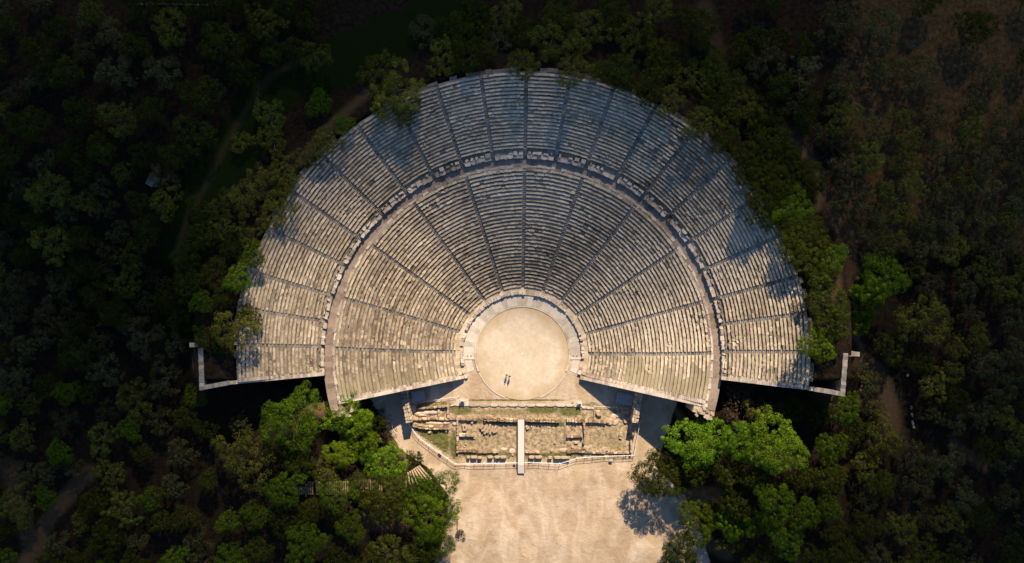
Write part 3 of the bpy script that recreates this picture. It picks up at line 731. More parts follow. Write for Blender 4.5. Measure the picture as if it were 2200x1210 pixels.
# corrugated shelters
for (q,lab) in (([(884,842),(911,838),(914,859),(886,866)],'dark corrugated metal shelter in the shade by the left side gate'),([(1327,843),(1363,850),(1357,872),(1323,866)],'dark corrugated metal shelter in the shade by the right side gate')):
    p=[Vector((*W(*a,1.2),0)) for a in q]; cen=(p[0]+p[1]+p[2]+p[3])/4
    t=empty('metal_shelter',tuple(cen)); tag(t,lab,'shelter'); p=[a-cen for a in p]
    mr=MB(); mf=MB(); n=11
    for i in range(n):
        a0=i/n; a1=(i+.55)/n; a2=(i+1)/n
        for (u,v,z) in ((a0,a1,1.32),(a1,a2,1.2)):
            mb=mr if z>1.3 else mf
            A=p[0].lerp(p[1],u);B=p[0].lerp(p[1],v);Cc=p[3].lerp(p[2],v);D=p[3].lerp(p[2],u)
            mb.hexa([tuple(D[:2]),tuple(Cc[:2]),tuple(B[:2]),tuple(A[:2])],1.12,z,.5)
    mf.build('roof',M['metal'],t); mr.build('ribs',M['metal_lit'],t)
    for a in p:
        mb=MB(); b=a*.9; mb.tube((b.x,b.y,-.05),(b.x,b.y,1.12),.06); mb.build('post',M['metal'],t)
# boardwalk
t=empty('boardwalk',(*W(1119.5,958,.8),0)); tag(t,'narrow pale plank boardwalk crossing the stage ruins','boardwalk')
a=W(1113,902,.85); b=W(1126.5,1017,.3); hw=(b[0]-a[0])/2; L=a[1]-b[1]; n=62; mb=MB()
for i in range(n):
    y=a[1]-t.location.y-L*(i+.5)/n; s=i/n; z=.85 if s<.82 else .85-(s-.82)/.18*.62
    mb.hexa([(-hw,y-L/n*.47),(hw,y-L/n*.47),(hw,y+L/n*.47),(-hw,y+L/n*.47)],z-.06,z,rnd.random())
mb.build('deck',M['board'],t)
for s in (-1,1):
    mb=MB(); x=s*(hw+.04)
    yb=[a[1]-t.location.y,a[1]-t.location.y-L*.82,a[1]-t.location.y-L]; zz=[.87,.87,.25]
    for k in range(2): mb.tube((x,yb[k],zz[k]),(x,yb[k+1],zz[k+1]),.05)
    mb.build('edge_beam',M['bark'],t)
    for k in range(5):
        mb=MB(); y=yb[0]-.3-k*L*.19; mb.tube((x*.9,y,-.1),(x*.9,y,.79),.07); mb.build('support',M['bark'],t)
# fences
def fence(pts,h,label,sp=2.2,r=.035,feet=(),rails=2,mat='white',h0f=None,name='railing',cat='railing'):
    p=[Vector((*W(*a,(h0f or 0)+h*.5),0)) for a in pts]; o=p[0].copy()
    t=empty(name,tuple(o)); tag(t,label,cat)
    gz=lambda v:(tz(v.x,v.y) if h0f is not None else 0)
    posts=[]
    for A,B in zip(p[:-1],p[1:]):
        n=max(1,round((B-A).length/sp))
        for i in range(n): posts.append(A.lerp(B,i/n))
    posts.append(p[-1])
    for k in range(rails):
        mb=MB(); z=h*(1-.45*k)
        for A,B in zip(posts[:-1],posts[1:]):
            mb.tube((A.x-o.x,A.y-o.y,gz(A)+z),(B.x-o.x,B.y-o.y,gz(B)+z),r,n=5)
        mb.build('rail',M[mat],t)
    for A in posts:
        mb=MB(); mb.tube((0,0,-.1),(0,0,h+.03),r*1.35,n=6); mb.tube((0,0,-.05),(0,0,.06),.12,.10,8)
        mb.build('post',M[mat],t,loc=(A.x-o.x,A.y-o.y,gz(A)))
    return t
fence([(875,907),(900,940),(922,957),(945,973),(979,997),(1040,996),(1112,994)],1.05,'white metal railing round the left and lower edge of the stage ruins')
fence([(1127,994),(1137,993),(1203,996),(1240,984),(1275,981),(1300,980),(1362,978),(1368,940),(1375,905)],1.05,'white metal railing along the lower right edge of the stage ruins')
fence([(889,868),(930,860),(985,852)],.5,'low white railing between the orchestra sand and the left ruined room',r=.03,rails=1)
fence([(1277,873),(1300,874),(1325,876)],.5,'low white railing between the orchestra sand and the right ruins',r=.03,rails=1)
fence([(828,850),(833,880),(847,928),(848,962)],.9,'thin wire fence in the shade beside the left trees',r=.02,rails=1,sp=2.5)
fence([(1377,870),(1380,905)],.9,'short thin fence right of the right side gate',r=.02,rails=1)
fence([(1744,262),(1790,305),(1835,350),(1872,390)],1.2,'thin wire fence beside the dark path at the upper right',r=.025,rails=1,sp=3,h0f=19,mat='metal',name='wire_fence',cat='fence')
fence([(406,760),(409,800),(418,850),(420,870)],1.0,'thin wire fence outside the far left terrace wall',r=.02,rails=1,sp=3,h0f=13,mat='metal',name='wire_fence',cat='fence')
# handrail poles leaning at the gates
for (x,y,x2,y2,lab,h) in ((828,855,800,872,'pale pole leaning below the left side wall',2),):
    a=W(x,y,h*2); b=W(x2,y2,h); mb=MB(); mb.tube((0,0,h*2),(b[0]-a[0],b[1]-a[1],h),.06); o=mb.build('leaning_pole',M['white'],loc=(a[0],a[1],0)); tag(o,lab,'pole')
# floodlight boxes
for (x,y,lab) in ((945,972,'white floodlight box on the railing at the lower left of the ruins'),(1313,989,'white floodlight box lying on the sand outside the lower right railing'),(1106,995,'white floodlight box on the railing left of the boardwalk')):
    p=W(x,y,.6); t=empty('floodlight',(*p,0)); tag(t,lab,'floodlight'); t.rotation_euler=(0,0,-.6 if x<1000 else 0)
    s=.85 if x<1100 or x>1200 else .5
    mb=MB(); mb.hexa([(-.42*s,-.22),(.42*s,-.22),(.42*s,.22),(-.42*s,.22)],.45,[.62,.62,.8,.8],.8); mb.build('housing',M['white'],t)
    mb=MB(); mb.box(-.34*s,-.245,.47,.34*s,-.222,.58); mb.build('lens',M['metal'],t)
    mb=MB(); mb.tube((0,0,-.05),(0,0,.45),.05); mb.build('stand',M['metal'],t)
# timber stand under the left trees
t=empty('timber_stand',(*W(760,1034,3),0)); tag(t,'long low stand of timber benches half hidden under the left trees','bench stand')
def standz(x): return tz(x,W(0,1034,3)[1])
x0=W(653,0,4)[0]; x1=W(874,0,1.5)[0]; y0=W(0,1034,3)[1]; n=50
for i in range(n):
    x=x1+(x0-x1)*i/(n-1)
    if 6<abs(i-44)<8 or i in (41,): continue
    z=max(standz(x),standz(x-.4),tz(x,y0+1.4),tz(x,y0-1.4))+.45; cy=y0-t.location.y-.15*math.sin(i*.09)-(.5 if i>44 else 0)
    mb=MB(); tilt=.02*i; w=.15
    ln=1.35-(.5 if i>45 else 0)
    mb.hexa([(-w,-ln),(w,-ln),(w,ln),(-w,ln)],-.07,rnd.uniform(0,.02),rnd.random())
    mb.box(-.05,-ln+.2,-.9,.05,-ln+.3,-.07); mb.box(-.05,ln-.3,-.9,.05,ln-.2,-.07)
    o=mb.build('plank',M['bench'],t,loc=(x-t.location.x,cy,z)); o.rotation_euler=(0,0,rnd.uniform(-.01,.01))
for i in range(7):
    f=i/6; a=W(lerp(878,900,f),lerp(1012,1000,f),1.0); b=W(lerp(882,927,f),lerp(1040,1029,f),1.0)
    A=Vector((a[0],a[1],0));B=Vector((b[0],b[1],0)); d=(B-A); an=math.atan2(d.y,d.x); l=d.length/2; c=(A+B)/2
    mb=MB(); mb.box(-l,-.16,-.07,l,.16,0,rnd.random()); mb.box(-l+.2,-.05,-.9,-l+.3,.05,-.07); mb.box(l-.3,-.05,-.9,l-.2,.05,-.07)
    o=mb.build('plank',M['bench_lit'],t,loc=(c.x-t.location.x,c.y-t.location.y,tz(c.x,c.y)+.75+i*.03)); o.rotation_euler=(0,0,an); o['label']='pale sunlit plank of the fan shaped end'
# low kerb round the tree bed
mb=MB(); pts=[(966,1076),(974,1090),(980,1105),(983,1120),(982,1138),(978,1155),(970,1170),(960,1182),(951,1192)]
p=[W(*a) for a in pts]
for A,B in zip(p[:-1],p[1:]):
    an=math.atan2(B[1]-A[1],B[0]-A[0]); L=math.hypot(B[0]-A[0],B[1]-A[1]); n=max(1,round(L/.9))
    for i in range(n):
        f=(i+.5)/n; mb.rock(lerp(A[0],B[0],f),lerp(A[1],B[1],f),-.15,L/n*1.02,.32,.5,an,rnd.random(),.06)
o=mb.build('stone_kerb',M['wall']); tag(o,'curved low stone kerb round the tree bed left of the sand','kerb')
def hill_wall(pts,h,w,label,gap=.3,name='dry_stone_wall',mat='wall',hh=14):
    mb=MB(); p=[W(*a,hh) for a in pts]
    for A,B in zip(p[:-1],p[1:]):
        an=math.atan2(B[1]-A[1],B[0]-A[0]); L=math.hypot(B[0]-A[0],B[1]-A[1]); n=max(1,round(L/.8))
        for i in range(n):
            if rnd.random()<gap: continue
            f=(i+.5)/n; x=lerp(A[0],B[0],f); y=lerp(A[1],B[1],f)
            mb.rock(x,y,tz(x,y)-.2,L/n*rnd.uniform(.6,.95),w*rnd.uniform(.7,1.2),h+.2,an+rnd.uniform(-.3,.3),rnd.random(),.2)
    o=mb.build(name,M[mat]); tag(o,label,'stone wall'); return o
hill_wall([(1962,805),(1968,850),(1976,910),(1988,962)],.35,.5,'broken line of white stones in the dark slope at the right',.5,mat='wall')
hill_wall([(265,2),(350,1),(440,3)],.4,.3,'thin pale kerb of the road at the top left edge',.0,hh=20,mat='stair')
hill_wall([(1868,830),(1862,855),(1855,880)],.3,.35,'short line of stones below the right trail',.3)
# small stone cabin in the left wood
p=W(317,386,20); g=tz(*p); t=empty('stone_hut',(p[0],p[1],g),-.5); tag(t,'tiny pale hut standing alone in the dark left wood','hut')
mb=MB(); mb.box(-.7,-.9,-.5,.7,.9,1.6,.6); mb.build('walls',M['stair'],t)
mb=MB(); mb.hexa([(-.85,-1.05),(.85,-1.05),(.85,1.05),(-.85,1.05)],[1.603,1.603,1.603,1.603],[1.7,1.95,1.95,1.7],.5); mb.build('roof',M['metal'],t)
mb=MB(); mb.box(-.3,-.93,0,.3,-.9,1.4,.3); mb.build('door',M['bark'],t)

# ------------------------------------------------------------------ trees and shrubs
def foliage_mat(name,c0,c1,hv=.12,trans=.25):
    m,nt,b=mat_new(name); oi=N(nt,'ShaderNodeObjectInfo')
    c=mix(nt,attr(nt,'tint'),c0,c1)
    h=N(nt,'ShaderNodeHueSaturation'); nt.links.new(c,h.inputs['Color'])
    nt.links.new(mth(nt,'ADD',mth(nt,'MULTIPLY',oi.outputs['Random'],.03),.487),h.inputs['Hue'])
    r2=mth(nt,'FRACT',mth(nt,'MULTIPLY',oi.outputs['Random'],17.3))
    nt.links.new(mth(nt,'ADD',mth(nt,'MULTIPLY',r2,hv*4),1-hv*2),h.inputs['Value'])
    nt.links.new(h.outputs[0],b.inputs['Base Color']); b.inputs['Roughness'].default_value=.8; b.inputs['Specular IOR Level'].default_value=.04
    tr=N(nt,'ShaderNodeBsdfTranslucent'); nt.links.new(h.outputs[0],tr.inputs[0]); ms=N(nt,'ShaderNodeMixShader'); ms.inputs[0].default_value=trans
    nt.links.new(b.outputs[0],ms.inputs[1]); nt.links.new(tr.outputs[0],ms.inputs[2]); nt.links.new(ms.outputs[0],nt.nodes['Material Output'].inputs['Surface'])
    return m
FM={'pine':foliage_mat('pine_needles',(.034,.062,.004),(.115,.178,.012)),
    'bright':foliage_mat('bright_pine_needles',(.055,.105,.005),(.185,.290,.020)),  # brighter green kind of pine needles
    'olive':foliage_mat('olive_leaves',(.028,.032,.010),(.120,.120,.048)),
    'yolive':foliage_mat('yellowing_oak_leaves',(.034,.042,.006),(.175,.180,.030)),
    'dark':foliage_mat('dark_evergreen_leaves',(.014,.021,.003),(.072,.086,.012)),
    'bare':foliage_mat('dry_twigs',(.045,.030,.020),(.13,.092,.062))}
def crown_mesh(name,seed,Rr,Ht,nc,rc,nl,leaf,mat,flat=.62,lob=.2,droop=.0,gap=.12):
    """leaf quads on the skin of many small clumps spread over an uneven dome; trunk reaches up to it"""
    g=np.random.RandomState(seed)
    ph=g.rand(6)*6.28
    def shape(a): return 1+lob*(np.sin(2*a+ph[0])*.6+np.sin(3*a+ph[1])*.7+np.sin(5*a+ph[2])*.45)
    n=nc*3; u=g.rand(n); a=g.rand(n)*2*np.pi
    el=np.arcsin(np.clip(-.25+1.25*u,-1,1)); f=np.where(g.rand(n)<.85,g.uniform(.76,1.02,n),g.uniform(.35,.8,n))
    x=np.cos(a)*np.cos(el)*f*shape(a)*Rr; y=np.sin(a)*np.cos(el)*f*shape(a)*Rr
    hh=Ht-Rr*flat; z=hh+np.sin(el)*f*Rr*flat*(1+.15*np.sin(3*a+ph[3]))
    # gaps: remove clumps where a noise is low
    gn=np.sin(x*1.1+ph[4]*3)*np.sin(y*1.3+ph[5]*3)+.5*np.sin(x*2.3+ph[1])*np.cos(y*2.1+ph[2])
    keep=gn>np.quantile(gn,gap); x,y,z=x[keep],y[keep],z[keep]
    # thin by distance
    C_=[];  rr=rc*1.02
    for p in zip(x,y,z):
        if all((p[0]-q[0])**2+(p[1]-q[1])**2+(p[2]-q[2])**2>rr*rr for q in C_): C_.append(p)
        if len(C_)>=nc: break
    C_=np.array(C_); m=len(C_)
    rcl=rc*g.uniform(.5,1.35,m); tint=g.rand(m)
    d=g.normal(size=(m,nl,3)); d[...,2]=d[...,2]*.8+.45; d/=np.linalg.norm(d,axis=2,keepdims=True)
    rad=rcl[:,None,None]*g.uniform(.7,1.05,(m,nl,1))
    pos=C_[:,None,:]+d*rad*np.array([1,1,.75])
    nrm=d+g.normal(size=d.shape)*.30; nrm/=np.linalg.norm(nrm,axis=2,keepdims=True)
    t=np.cross(nrm,g.normal(size=d.shape)); t/=np.linalg.norm(t,axis=2,keepdims=True); bt=np.cross(nrm,t)
    s=leaf*g.uniform(.6,1.3,(m,nl,1)); s2=s*g.uniform(.4,.8,(m,nl,1))
    V=np.stack([pos-t*s,pos-bt*s2,pos+t*s,pos+bt*s2],2).reshape(-1,3)
    nf=m*nl; me=bpy.data.meshes.new(name); me.vertices.add(nf*4); me.vertices.foreach_set('co',V.ravel().astype(np.float32))
    me.loops.add(nf*4); me.loops.foreach_set('vertex_index',np.arange(nf*4,dtype=np.int32))
    me.polygons.add(nf); me.polygons.foreach_set('loop_start',np.arange(0,nf*4,4,dtype=np.int32)); me.update(calc_edges=True)
    tt=np.clip(tint[:,None]*.55+g.rand(m,nl)*.45,0,1); tt=np.repeat(tt.reshape(-1),4)
    at=me.attributes.new('tint','FLOAT','POINT'); at.data.foreach_set('value',tt.astype(np.float32))
    me.materials.append(mat)
    return me,hh,C_
def trunk_mesh(seed,Rr,hh,C_,tr):
    r=random.Random(seed); mb=MB(); pts=[(0,0,-1.2)]; x=y=0
    for k in range(1,5):
        x+=r.uniform(-.15,.15); y+=r.uniform(-.15,.15); pts.append((x,y,hh*.8*k/4))
    for i in range(4): mb.tube(pts[i],pts[i+1],tr*(1-.16*i),tr*(1-.16*(i+1)),8)
    for q in range(9):
        c=C_[r.randrange(len(C_))]; s=pts[r.choice((2,3,4))]; mid=(lerp(s[0],c[0],.5),lerp(s[1],c[1],.5),lerp(s[2],c[2],.5)+.3)
        mb.tube(s,mid,tr*.38,tr*.24,6); mb.tube(mid,(c[0],c[1],c[2]),tr*.24,tr*.07,6)
    me_o=mb.build('trunk',M['bark']); me=me_o.data; bpy.data.objects.remove(me_o); return me
KIND={ # name, category, radius, height, clumps, clump radius, leaves per clump, leaf, material, flat, lobes, gap, trunk
 'pine':('pine_tree','pine tree',5.0,9.5,125,.80,150,.105,'pine',.62,.21,.12,.32),
 'bright':('pine_tree','pine tree',5.0,9.5,125,.80,150,.105,'bright',.66,.20,.14,.32),
 'dpine':('pine_tree','pine tree',4.9,9.0,170,.72,150,.105,'dark',.64,.16,.06,.32),
 'olive':('olive_tree','olive tree',3.6,5.5,95,.55,75,.10,'olive',.7,.24,.30,.26),
 'yolive':('oak_tree','oak tree',4.6,7.5,110,.70,90,.115,'yolive',.62,.26,.30,.3),
 'dark':('evergreen_tree','evergreen tree',4.6,8.0,125,.78,110,.115,'dark',.7,.22,.14,.3),
 'bare':('dry_bush','dry bush',2.4,3.0,80,.5,26,.10,'bare',.8,.2,.2,.1),
 'shrub':('shrub','shrub',1.6,1.7,42,.34,40,.09,'dark',.75,.25,.15,.07)}
PROTO={}
sd=100
for k,(nm,ct,Rr,Ht,nc,rc,nl,lf,mt,fl,lb,gp,tr) in KIND.items():
    PROTO[k]=[]
    for v in range(5 if k not in('bare','shrub') else 2):
        sd+=1; me,hh,C_=crown_mesh('crown',sd,Rr,Ht,nc,rc,nl,lf,FM[mt],fl,lb,gap=gp)
        PROTO[k].append((me,trunk_mesh(sd,Rr,hh,C_,tr)))
placed=[]
def tree(kind,x,y,rpx,label,group=None,hz=None,world_xy=None):
    nm,ct,Rr,Ht=KIND[kind][:4]
    # solve the foot from where the crown shows
    h=10.
    if world_xy is None:
        for _ in range(8):
            p=W(x,y,h); g=hz if hz is not None else tz(*p); m=CAMH/(CAMH-h); s=rpx/10/m/Rr; h=g+Ht*s**.6*.72
        wp=p
    else: wp=world_xy; g=tz(*wp); s=rpx/10/1.1/Rr
    sz=s**.6
    if math.hypot(wp[0]-CX,wp[1]-CY)<70 and wp[1]>-8: sz*=.55 if wp[1]>5 else .75
    v=PROTO[kind][rnd.randrange(len(PROTO[kind]))]
    t=bpy.data.objects.new(nm,None); col.objects.link(t); t.location=(wp[0],wp[1],g); t.rotation_euler=(0,0,rnd.uniform(0,6.28)); t.scale=(s,s,sz)
    tag(t,label,ct,group)
    c=bpy.data.objects.new('crown',v[0]); col.objects.link(c); c.parent=t
    b=bpy.data.objects.new('trunk',v[1]); col.objects.link(b); b.parent=t
    placed.append((x,y,rpx)); return t
NAMED=[
('dark',1020,18,34,'dark tree cut by the top edge left of the middle'),
('yolive',1085,25,34,'pale tree cut by the top edge near the middle'),
('dark',1130,62,34,'dark tree behind the two broad trees right of the middle'),
('dark',1205,18,38,'dark tree cut by the top edge right of the middle'),
('dark',1320,18,36,'dark tree at the top edge, second right of the middle'),
('yolive',1410,20,36,'pale tree at the top edge left of the dark path'),
('dark',960,60,30,'dark tree between the lawn and the upper wood'),
('pine',632,903,60,'largest round pine tree standing in front of the left end wall'),
('bright',742,888,46,'bright pine touching the lower left corner of the seats'),
('bright',770,934,36,'bright pine just right of the big round one'),
('bright',733,974,31,'small round bright pine above the timber stand'),
('bright',832,996,38,'bright green pine next to the pale end of the timber stand'),
('bright',790,972,26,'small yellowish pine between two bright pines above the stand'),
('dark',811,905,20,'small dark tree in the shade of the left side wall'),
('bare',826,932,27,'brown leafless bush beside the thin fence'),
('bare',845,985,20,'brown thin bush by the sandy way beside the stand'),
('bare',757,868,20,'dark bare bush below the left side wall'),
('shrub',886,990,20,'loose shrub at the top of the fan shaped planks'),
('yolive',528,985,58,'broad yellowish tree at the left of the big round pine'),
('pine',612,1052,38,'mid green pine under the left end of the timber stand'),
('dpine',640,985,36,'shaded tree just below the big round pine'),
('yolive',697,1018,25,'small yellow green tree covering the left part of the stand'),
('pine',722,1068,36,'pine just below the middle of the timber stand'),
('pine',655,1168,42,'pine low in the left wood near the bottom edge'),
('pine',752,1135,30,'small pine right of the bottom left dark gap'),
('dpine',825,1075,46,'dark pine below the right part of the timber stand'),
('pine',895,1050,30,'smaller pine crown above the clumpy pine beside the sand'),
('pine',940,1046,37,'pine nearest the sand below the fan shaped planks'),
('pine',925,1112,52,'dense clumpy pine at the left edge of the sand'),
('pine',936,1166,32,'pine below the clumpy one along the curved kerb'),
('dpine',905,1195,38,'dark pine at the bottom edge beside the kerb'),
('yolive',830,1197,44,'yellow green tree on the bottom edge left of the kerb'),
('yolive',790,1205,24,'small yellow green tree on the bottom edge'),
('shrub',990,1150,10,'small round bush on the sand outside the kerb'),
('pine',490,1122,24,'lone small pine in the dark lower left wood'),
('yolive',505,706,44,'yellow green tree hanging over the left end of the upper seats'),
('shrub',440,726,26,'grey green bush at the top of the far left terrace wall'),
('shrub',475,745,20,'grey shrub on the terrace at the far left'),
('dark',532,680,24,'dark small tree beside the left outer seats'),
('yolive',545,412,52,'big pale olive tree group beyond the left rim'),
('yolive',607,370,36,'yellow tree at the left rim beside the fifth stair'),
('yolive',590,448,38,'pale tree overhanging the left rim'),
('yolive',700,300,32,'yellow green tree below the pale gap at the upper left rim'),
('yolive',660,330,22,'small yellow tree on the path above the left rim'),
('pine',680,218,26,'small green tree above the pale gap at the upper left rim'),
('pine',735,262,20,'small bright tree in front of the pale gap'),
('yolive',575,245,34,'grey green tree in the grass strip at the upper left'),
('yolive',580,300,30,'grey green tree in the grass, second from the top'),
('yolive',805,150,38,'tree at the upper left rim, furthest left of its clump'),
('yolive',850,190,52,'broad yellow tree at the upper left rim'),
('yolive',872,235,30,'tree overhanging the upper left seats'),
('yolive',835,225,34,'tree next to the pale gap above the left rim'),
('yolive',950,120,36,'pale yellow tree above the rim left of the centre'),
('olive',908,62,32,'grey tree standing in the dark lawn at the top'),
('dark',1010,110,40,'dark tree above the rim left of the middle stair'),
('dark',1000,55,38,'dark tree near the top edge left of the middle'),
('olive',1068,80,28,'pale grey tree above the middle stair'),
('yolive',1120,135,30,'tree just left of the top of the middle stair'),
('yolive',1185,85,50,'broad tree above the rim right of the middle stair'),
('yolive',1270,60,44,'tall tree near the top edge right of the middle'),
('yolive',1235,150,34,'tree touching the top rim right of the middle'),
('yolive',1370,70,40,'round pale tree in the upper wood right of the middle'),
('dark',1430,110,42,'dark round tree in the upper wood'),
('dark',1330,150,40,'dark tree on the top rim, second right of the middle'),
('dark',1400,180,38,'dark tree overhanging the upper right seats'),
('dark',1500,55,40,'dark tree near the top edge beside the dark path'),
('yolive',1495,160,36,'yellowish tree near the upper right rim'),
('dark',1560,165,44,'dark green tree left of the dark path'),
('yolive',1445,215,30,'yellow green tree at the upper right rim'),
('yolive',1512,262,36,'bright yellow green tree overhanging the upper right seats'),
('yolive',1600,225,44,'green broad tree inside the bend of the dark path'),
('dark',1650,235,36,'dark tree nearest the bend of the dark path'),
('dark',1560,290,30,'small dark tree just above the right rim'),
('dpine',1678,320,50,'big round green tree right of the right rim'),
('dpine',1735,385,46,'green tree beside the tan strip of path'),
('dpine',1660,400,50,'broad green tree overhanging the right rim'),
('pine',1705,440,44,'green tree filling the middle of the right clump'),
('yolive',1640,455,34,'paler tree leaning over the right rim'),
('dpine',1740,525,54,'big dark green tree beside the right outer seats'),
('pine',1785,555,36,'green tree right beside the tan trail at the right'),
('pine',1890,600,52,'flat topped umbrella pine beyond the right trail'),
('pine',1855,662,46,'round umbrella pine left of the flat topped one'),
('dark',1780,640,42,'dark tree between the right seats and the umbrella pines'),
('bare',1735,660,26,'dry brown bush at the right rim'),
('pine',1755,742,34,'dark green tree over the terrace at the far right end'),
('dark',1790,700,34,'dark tree above the far right terrace wall'),
('yolive',1985,690,52,'large pale olive tree right of the dark right path'),
('bare',1600,872,45,'large dry brown bush below the right end wall'),
('yolive',1625,895,30,'thin yellow leaved tree beside the dry brown bush'),
('bright',1500,950,56,'brightest pine at the right of the stage ruins'),
('bright',1590,950,38,'bright pine in the middle of the right row'),
('bright',1668,955,58,'broad bright pine at the right end of the row'),
('dpine',1497,1000,36,'shaded lower crown under the brightest pine'),
('dpine',1418,1022,50,'dark pine reaching over the sand at the right'),
('pine',1665,1080,40,'round pine alone below the right row'),
('pine',1500,1120,42,'round pine beside the dark sandy track'),
('pine',1572,1125,34,'pine between two round pines at the lower right'),
('yolive',1572,1165,26,'small yellowish pine at the lower right'),
('pine',1620,1120,28,'small pine at the lower right near a clearing'),
('dpine',1590,1085,36,'dark pine north of the lower right group'),
('pine',1690,1160,36,'pine near the bottom edge at the lower right'),
('dpine',1458,1200,42,'dark pine at the bottom edge beside the sand'),
('pine',1785,965,32,'lone green pine right of the bright row'),
('olive',1725,158,38,'soft grey olive tree beside the dark path, uppermost'),
('olive',1815,178,36,'soft grey olive tree in the dry field at the upper right'),
('olive',1705,222,23,'small pale olive tree beside the bend of the dark path'),
('olive',1650,122,40,'dark green tree right of the dark path at the top'),
('olive',1885,285,30,'pale olive tree in the middle of the dry field'),
('olive',1890,60,44,'large olive tree near the top edge in the dry field'),
('olive',1795,45,42,'large olive tree at the top edge in the dry field'),
('olive',1910,155,38,'olive tree in the second row of the dry field'),
('olive',1985,165,38,'olive tree right of the second one in the dry field'),
('olive',1830,430,36,'grey green tree right of the tan strip of path'),
('olive',1775,290,24,'grey shrub like olive by the wire fence'),
('olive',1825,305,26,'grey shrub like olive right of the wire fence'),
]
for k,x,y,r,l in NAMED:
    hz=None
    tree(k,x,y,r*1.06,l,hz=hz)
# the rest of the woods, placed where the ground is free
def free(x,y,r):
    p=W(x,y,14 if y<800 else 8); rr=math.hypot(p[0]-CX,p[1]-CY)
    if rr<57.2+r*.035 and p[1]>-21: return False
    if p[1]>-24 and p[1]<-6 and abs(p[0]-CX)<66: return False
    if plaza_d(np.array([p[0]]),np.array([p[1]]))[0]<2.0+r*.085: return False
    if 830<y<905 and 430<x<640: return False
    if 835<y<875 and 1540<x<1930: return False
    return True
ZONES=[ # polygon bbox, kinds, radius range, spacing, label, group, count
 ((1570,-15,2230,250),('olive','olive','dark'),(26,42),1.35,'grey olive tree scattered on the dry upper right slope','olive trees on the dry upper right slope',14),
 ((1800,250,2230,640),('olive','olive','yolive'),(24,40),.84,'dim grey tree in the wood at the far right','trees in the far right wood',44),
 ((1860,640,2230,1225),('olive','dark','yolive','olive'),(24,42),.88,'dim tree in the dark wood at the lower far right','trees in the lower far right wood',48),
 ((1560,870,1900,1225),('dpine','pine','dark'),(26,42),.86,'dark green tree in the wood below the right end wall','pines in the lower right wood',26),
 ((-25,-15,520,330),('dark','yolive','olive','dark'),(24,46),1.0,'dim tree scattered in the dark upper left corner','trees in the upper left corner',34),
 ((-25,330,400,760),('dark','olive','yolive','olive','dark'),(22,44),.84,'dim tree in the dark wood at the far left','trees in the far left wood',54),
 ((400,420,560,700),('dark','pine','yolive'),(24,36),.80,'green tree on the slope outside the left rim','trees on the slope outside the left rim',16),
 ((-25,760,560,1225),('dark','olive','yolive','pine','olive'),(22,42),.90,'dim tree in the dark wood at the lower left','trees in the lower left wood',54),
 ((480,-15,1530,150),('dark','yolive','dark'),(24,42),.80,'dark tree in the wood behind the top rim','trees in the wood behind the top rim',40),
 ((560,900,980,1225),('dark','dpine','dark'),(22,34),.84,'shaded tree under the pines at the lower left','shaded trees under the lower left pines',4),
 ((1430,80,1740,500),('dark','dark'),(22,34),.70,'dark tree in the clump along the right rim','trees in the clump along the right rim',14),
]
CLEAR=[((620,130),(560,170),(490,270),(430,370),(380,460),(345,560)),((1545,60),(1575,150),(1640,220),(1735,295),(1785,390),(1810,450),(1840,530),(1855,600)),((930,25),(860,60)),
 ((1850,700),(1890,790),(1930,850),(1945,930)),((2060,960),(2130,1010)),((200,1010),(120,1100),(60,1210)),((700,260),(640,340))]
def near_clear(x,y,r):
    for L in CLEAR:
        for (x0,y0),(x1,y1) in zip(L[:-1],L[1:]):
            vx,vy=x1-x0,y1-y0; t=max(0,min(1,((x-x0)*vx+(y-y0)*vy)/(vx*vx+vy*vy)))
            if math.hypot(x-x0-t*vx,y-y0-t*vy)<r*.8+8: return True
    return False
total=len(NAMED)
for (bx,kinds,rr,sp,lab,grp,cnt) in ZONES:
    n=0; tries=0
    while n<cnt and tries<4000:
        tries+=1
        x=rnd.uniform(bx[0],bx[2]); y=rnd.uniform(bx[1],bx[3]); r=rnd.uniform(*rr)
        if not free(x,y,r) or near_clear(x,y,r): continue
        if any((x-a)**2+(y-b)**2<((r+c)*sp)**2 for a,b,c in placed): continue
        kd=rnd.choice(kinds)
        tree(kd,x,y,r,lab.replace('tree',{'pine':'pine','bright':'pine','olive':'olive tree','yolive':'oak','dark':'evergreen','dpine':'dark pine'}[kd],1) if ' tree ' in lab else lab,grp+', '+kd.replace('yolive','oak')); n+=1
# weeds on the seats and walkway
for (x,y,h,s,l) in ((1288,333,ZS,7,'small green weed tuft above the walkway right of the middle'),(1298,327,ZS+.4,5,'tiny green weed tuft on the second seat row right of the middle'),(1392,392,ZS+.3,7,'green weed tuft at the fourth stair right of the middle'),(1352,372,ZP+.7,5,'weed tuft in the channel behind the podium blocks'),(1370,392,ZP+.7,6,'weed tuft in the channel left of the fourth right stair'),(1440,468,ZP+.7,6,'weed tuft in the channel at the upper right'),(1478,505,ZP+.7,6,'weed tuft in the channel at the right bend'),(879,411,ZP+.4,4,'tiny green weed on the walkway at the upper left')):
    tree('shrub',x,y,s,l,hz=h)

